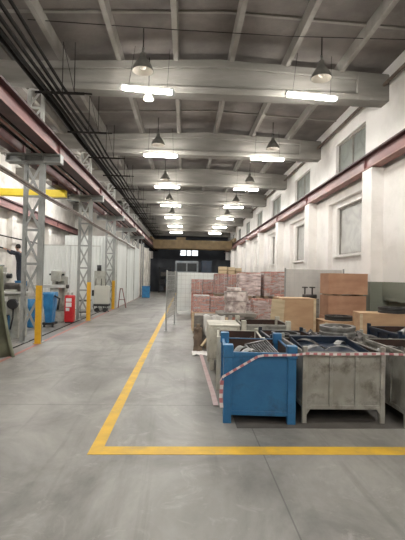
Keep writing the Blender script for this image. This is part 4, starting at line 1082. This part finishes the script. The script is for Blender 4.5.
# dark hanging curtain to close off the far bay
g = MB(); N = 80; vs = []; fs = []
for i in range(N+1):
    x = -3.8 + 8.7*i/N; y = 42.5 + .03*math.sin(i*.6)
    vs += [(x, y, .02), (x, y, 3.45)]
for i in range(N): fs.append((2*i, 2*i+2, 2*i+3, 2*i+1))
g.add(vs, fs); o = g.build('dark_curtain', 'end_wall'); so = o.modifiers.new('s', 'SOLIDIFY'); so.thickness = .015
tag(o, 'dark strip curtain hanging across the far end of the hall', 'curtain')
MB().box(0,1,0,1,0,1) if False else None

# ------------------------------------------------------------------ person on a stepladder
t = thing('stepladder', 'aluminium stepladder under the worker by the left wall', 'ladder', (-6.82, 17.1, 0))
H = 1.12
for s in (-.22, .22):
    MB().bar((s*1.2+.25, -.0, 0), (s*.7-.02, 0, H), .05, .03).build('rail', 'alu', t)
    MB().bar((s*1.2-.75, .15, 0), (s*.7-.10, .05, H), .035, .025).build('rear_leg', 'alu', t)
for k in range(1, 6):
    f = k/5.6; MB().box(.25*(1-f)-.24, .25*(1-f)+.22, -.06, .06, H*f-.012, H*f+.012).build('step', 'alu', t)
MB().box(-.28, .22, -.12, .14, H-.03, H).build('platform', 'alu', t)

def skin_obj(name, verts, edges, radii, m_, parent, root=0, sub=2):
    me = bpy.data.meshes.new(name); me.from_pydata(verts, edges, []); me.materials.append(M[m_])
    o = bpy.data.objects.new(name, me); COL.objects.link(o); o.parent = parent
    sk = o.modifiers.new('skin', 'SKIN'); sk.use_smooth_shade = True
    if not me.skin_vertices: 
        bpy.context.view_layer.objects.active = o
    lay = me.skin_vertices[0].data if me.skin_vertices else None
    if lay is None:
        bm = bmesh.new(); bm.from_mesh(me); bm.verts.layers.skin.verify(); bm.to_mesh(me); bm.free(); lay = me.skin_vertices[0].data
    for i, r in enumerate(radii):
        lay[i].radius = (r, r) if not isinstance(r, tuple) else r
        lay[i].use_root = (i == root)
    su = o.modifiers.new('sub', 'SUBSURF'); su.levels = sub; su.render_levels = sub
    return o
# faces -x, leaning forward with arms raised to the pipe
p = thing('person', 'worker in dark overalls on the stepladder, reaching for a pipe', 'person', (-6.82, 17.08, 1.12))
V = [(0,0,.93),(-.02,0,1.08),(-.05,0,1.25),(-.08,0,1.40),(-.10,0,1.47),(-.12,0,1.53),(-.13,0,1.60),(-.135,0,1.68),   # spine 0-7
     (-.01,-.10,.90),(-.03,-.11,.50),(.02,-.11,.08),(-.12,-.12,.035),                      # right leg 8-11
     (-.01,.10,.90),(.04,.11,.50),(.07,.11,.08),(-.07,.12,.035),                           # left leg 12-15
     (-.08,-.19,1.38),(-.31,-.23,1.36),(-.50,-.16,1.51),(-.56,-.15,1.55),                  # right arm 16-19
     (-.08,.19,1.38),(-.32,.22,1.34),(-.52,.16,1.49),(-.58,.15,1.53)]                      # left arm
E = [(0,1),(1,2),(2,3),(3,4),(4,5),(5,6),(6,7),(0,8),(8,9),(9,10),(10,11),(0,12),(12,13),(13,14),(14,15),(3,16),(16,17),(17,18),(18,19),(3,20),(20,21),(21,22),(22,23)]
R = [.13,.12,.135,.12,.06,.052,.09,.08, .085,.058,.042,.035, .085,.058,.042,.035, .055,.042,.03,.032, .055,.042,.03,.032]
skin_obj('body', V, E, R, 'skin', p)
# fingers curled round the pipe (part of the hands)
for sy, w in ((-.15, (-.56,-.15,1.55)), (.15, (-.58,.15,1.53))):
    fv = []; fe = []; fr = []
    for k in range(4):
        o_ = len(fv); y = w[1] + (k-1.5)*.02
        L = [.9,1,.95,.75][k]
        fv += [(w[0]+.0, y, w[2]+.005), (w[0]-.06*L, y, w[2]+.03), (w[0]-.085*L, y, w[2]+.01), (w[0]-.08*L, y, w[2]-.02)]
        fe += [(o_,o_+1),(o_+1,o_+2),(o_+2,o_+3)]; fr += [.011,.010,.009,.008]
    o_ = len(fv); fv += [(w[0],w[1]-.03,w[2]),(w[0]-.03,w[1]-.055,w[2]-.005),(w[0]-.06,w[1]-.05,w[2]-.02)]; fe += [(o_,o_+1),(o_+1,o_+2)]; fr += [.013,.011,.009]
    g = MB()
    for (a, b) in fe: g.tube([fv[a], fv[b]], [fr[a], fr[b]], 6)
    g.build('fingers', 'skin', p, smooth=True)
# clothes follow the body with a larger radius
cv = [V[0],V[1],V[2],V[3],(-.095,0,1.44), V[8],V[9],(.02,-.11,.12),V[12],V[13],(.07,.11,.12),V[16],V[17],(-.48,-.165,1.495),V[20],V[21],(-.50,.165,1.475)]
ce = [(0,1),(1,2),(2,3),(3,4),(0,5),(5,6),(6,7),(0,8),(8,9),(9,10),(3,11),(11,12),(12,13),(3,14),(14,15),(15,16)]
cr = [.155,.145,.16,.145,.075,.11,.08,.07,.11,.08,.07,.078,.06,.048,.078,.06,.048]
skin_obj('overalls', cv, ce, cr, 'work_navy', p)
for (x, y) in ((.02,-.11),(.07,.11)):
    MB().prism([(x+.07,0),(x+.07,.10),(x-.02,.11),(x-.15,.05),(x-.19,.03),(x-.19,0)], y-.045, y+.045).build('boot', 'black', p, bevel=.015)
MB().lathe([(.001,1.775),(.05,1.77),(.085,1.735),(.10,1.68),(.095,1.62),(.07,1.59)], 18, c=(-.10,0,-.01)).build('hair', 'hair', p, smooth=True)
f = MB(); f.prism([(-.215,1.635),(-.245,1.60),(-.215,1.60)], -.012, .012); f.build('nose', 'skin', p)
for s in (-1,1):
    MB().lathe([(.001,-.009),(.009,0),(.001,.009)], 8, c=(-.208, s*.032, 1.655)).build('eye', 'black', p)
    MB().lathe([(.001,-.025),(.015,0),(.001,.025)], 8, c=(-.125, s*.092, 1.64)).build('ear', 'skin', p)
MB().box(-.213,-.205,-.022,.022,1.566,1.572).build('mouth', 'red_brown', p)
tag(MB().tube([(-7.70,15.6,2.84),(-7.47,17.0,2.69),(-7.32,18.0,2.58)], .03, 10).build('held_pipe', 'pipe_dark', smooth=True), 'dark pipe held up by the worker on the ladder', 'pipe')

# ------------------------------------------------------------------ world, camera
w = bpy.data.worlds.new('World'); scene.world = w; w.use_nodes = True
bg = w.node_tree.nodes['Background']; bg.inputs['Color'].default_value = (.86,.93,1.0,1); bg.inputs['Strength'].default_value = .45

cam = bpy.data.cameras.new('Camera'); co = bpy.data.objects.new('Camera', cam); COL.objects.link(co)
cam.sensor_fit = 'VERTICAL'; cam.sensor_height = 36; cam.lens = 27.0; cam.clip_end = 200
yaw, pitch, roll = math.radians(2.47), math.radians(.89), math.radians(1.15)
co.matrix_world = Matrix.Translation((0,0,1.7)) @ Matrix.Rotation(-yaw,4,'Z') @ Matrix.Rotation(PI/2+pitch,4,'X') @ Matrix.Rotation(roll,4,'Z')
scene.camera = co
vs_ = scene.view_settings
vs_.view_transform = 'Standard'; vs_.look = 'None'; vs_.gamma = 1; vs_.use_curve_mapping = False; vs_.exposure = 2.72
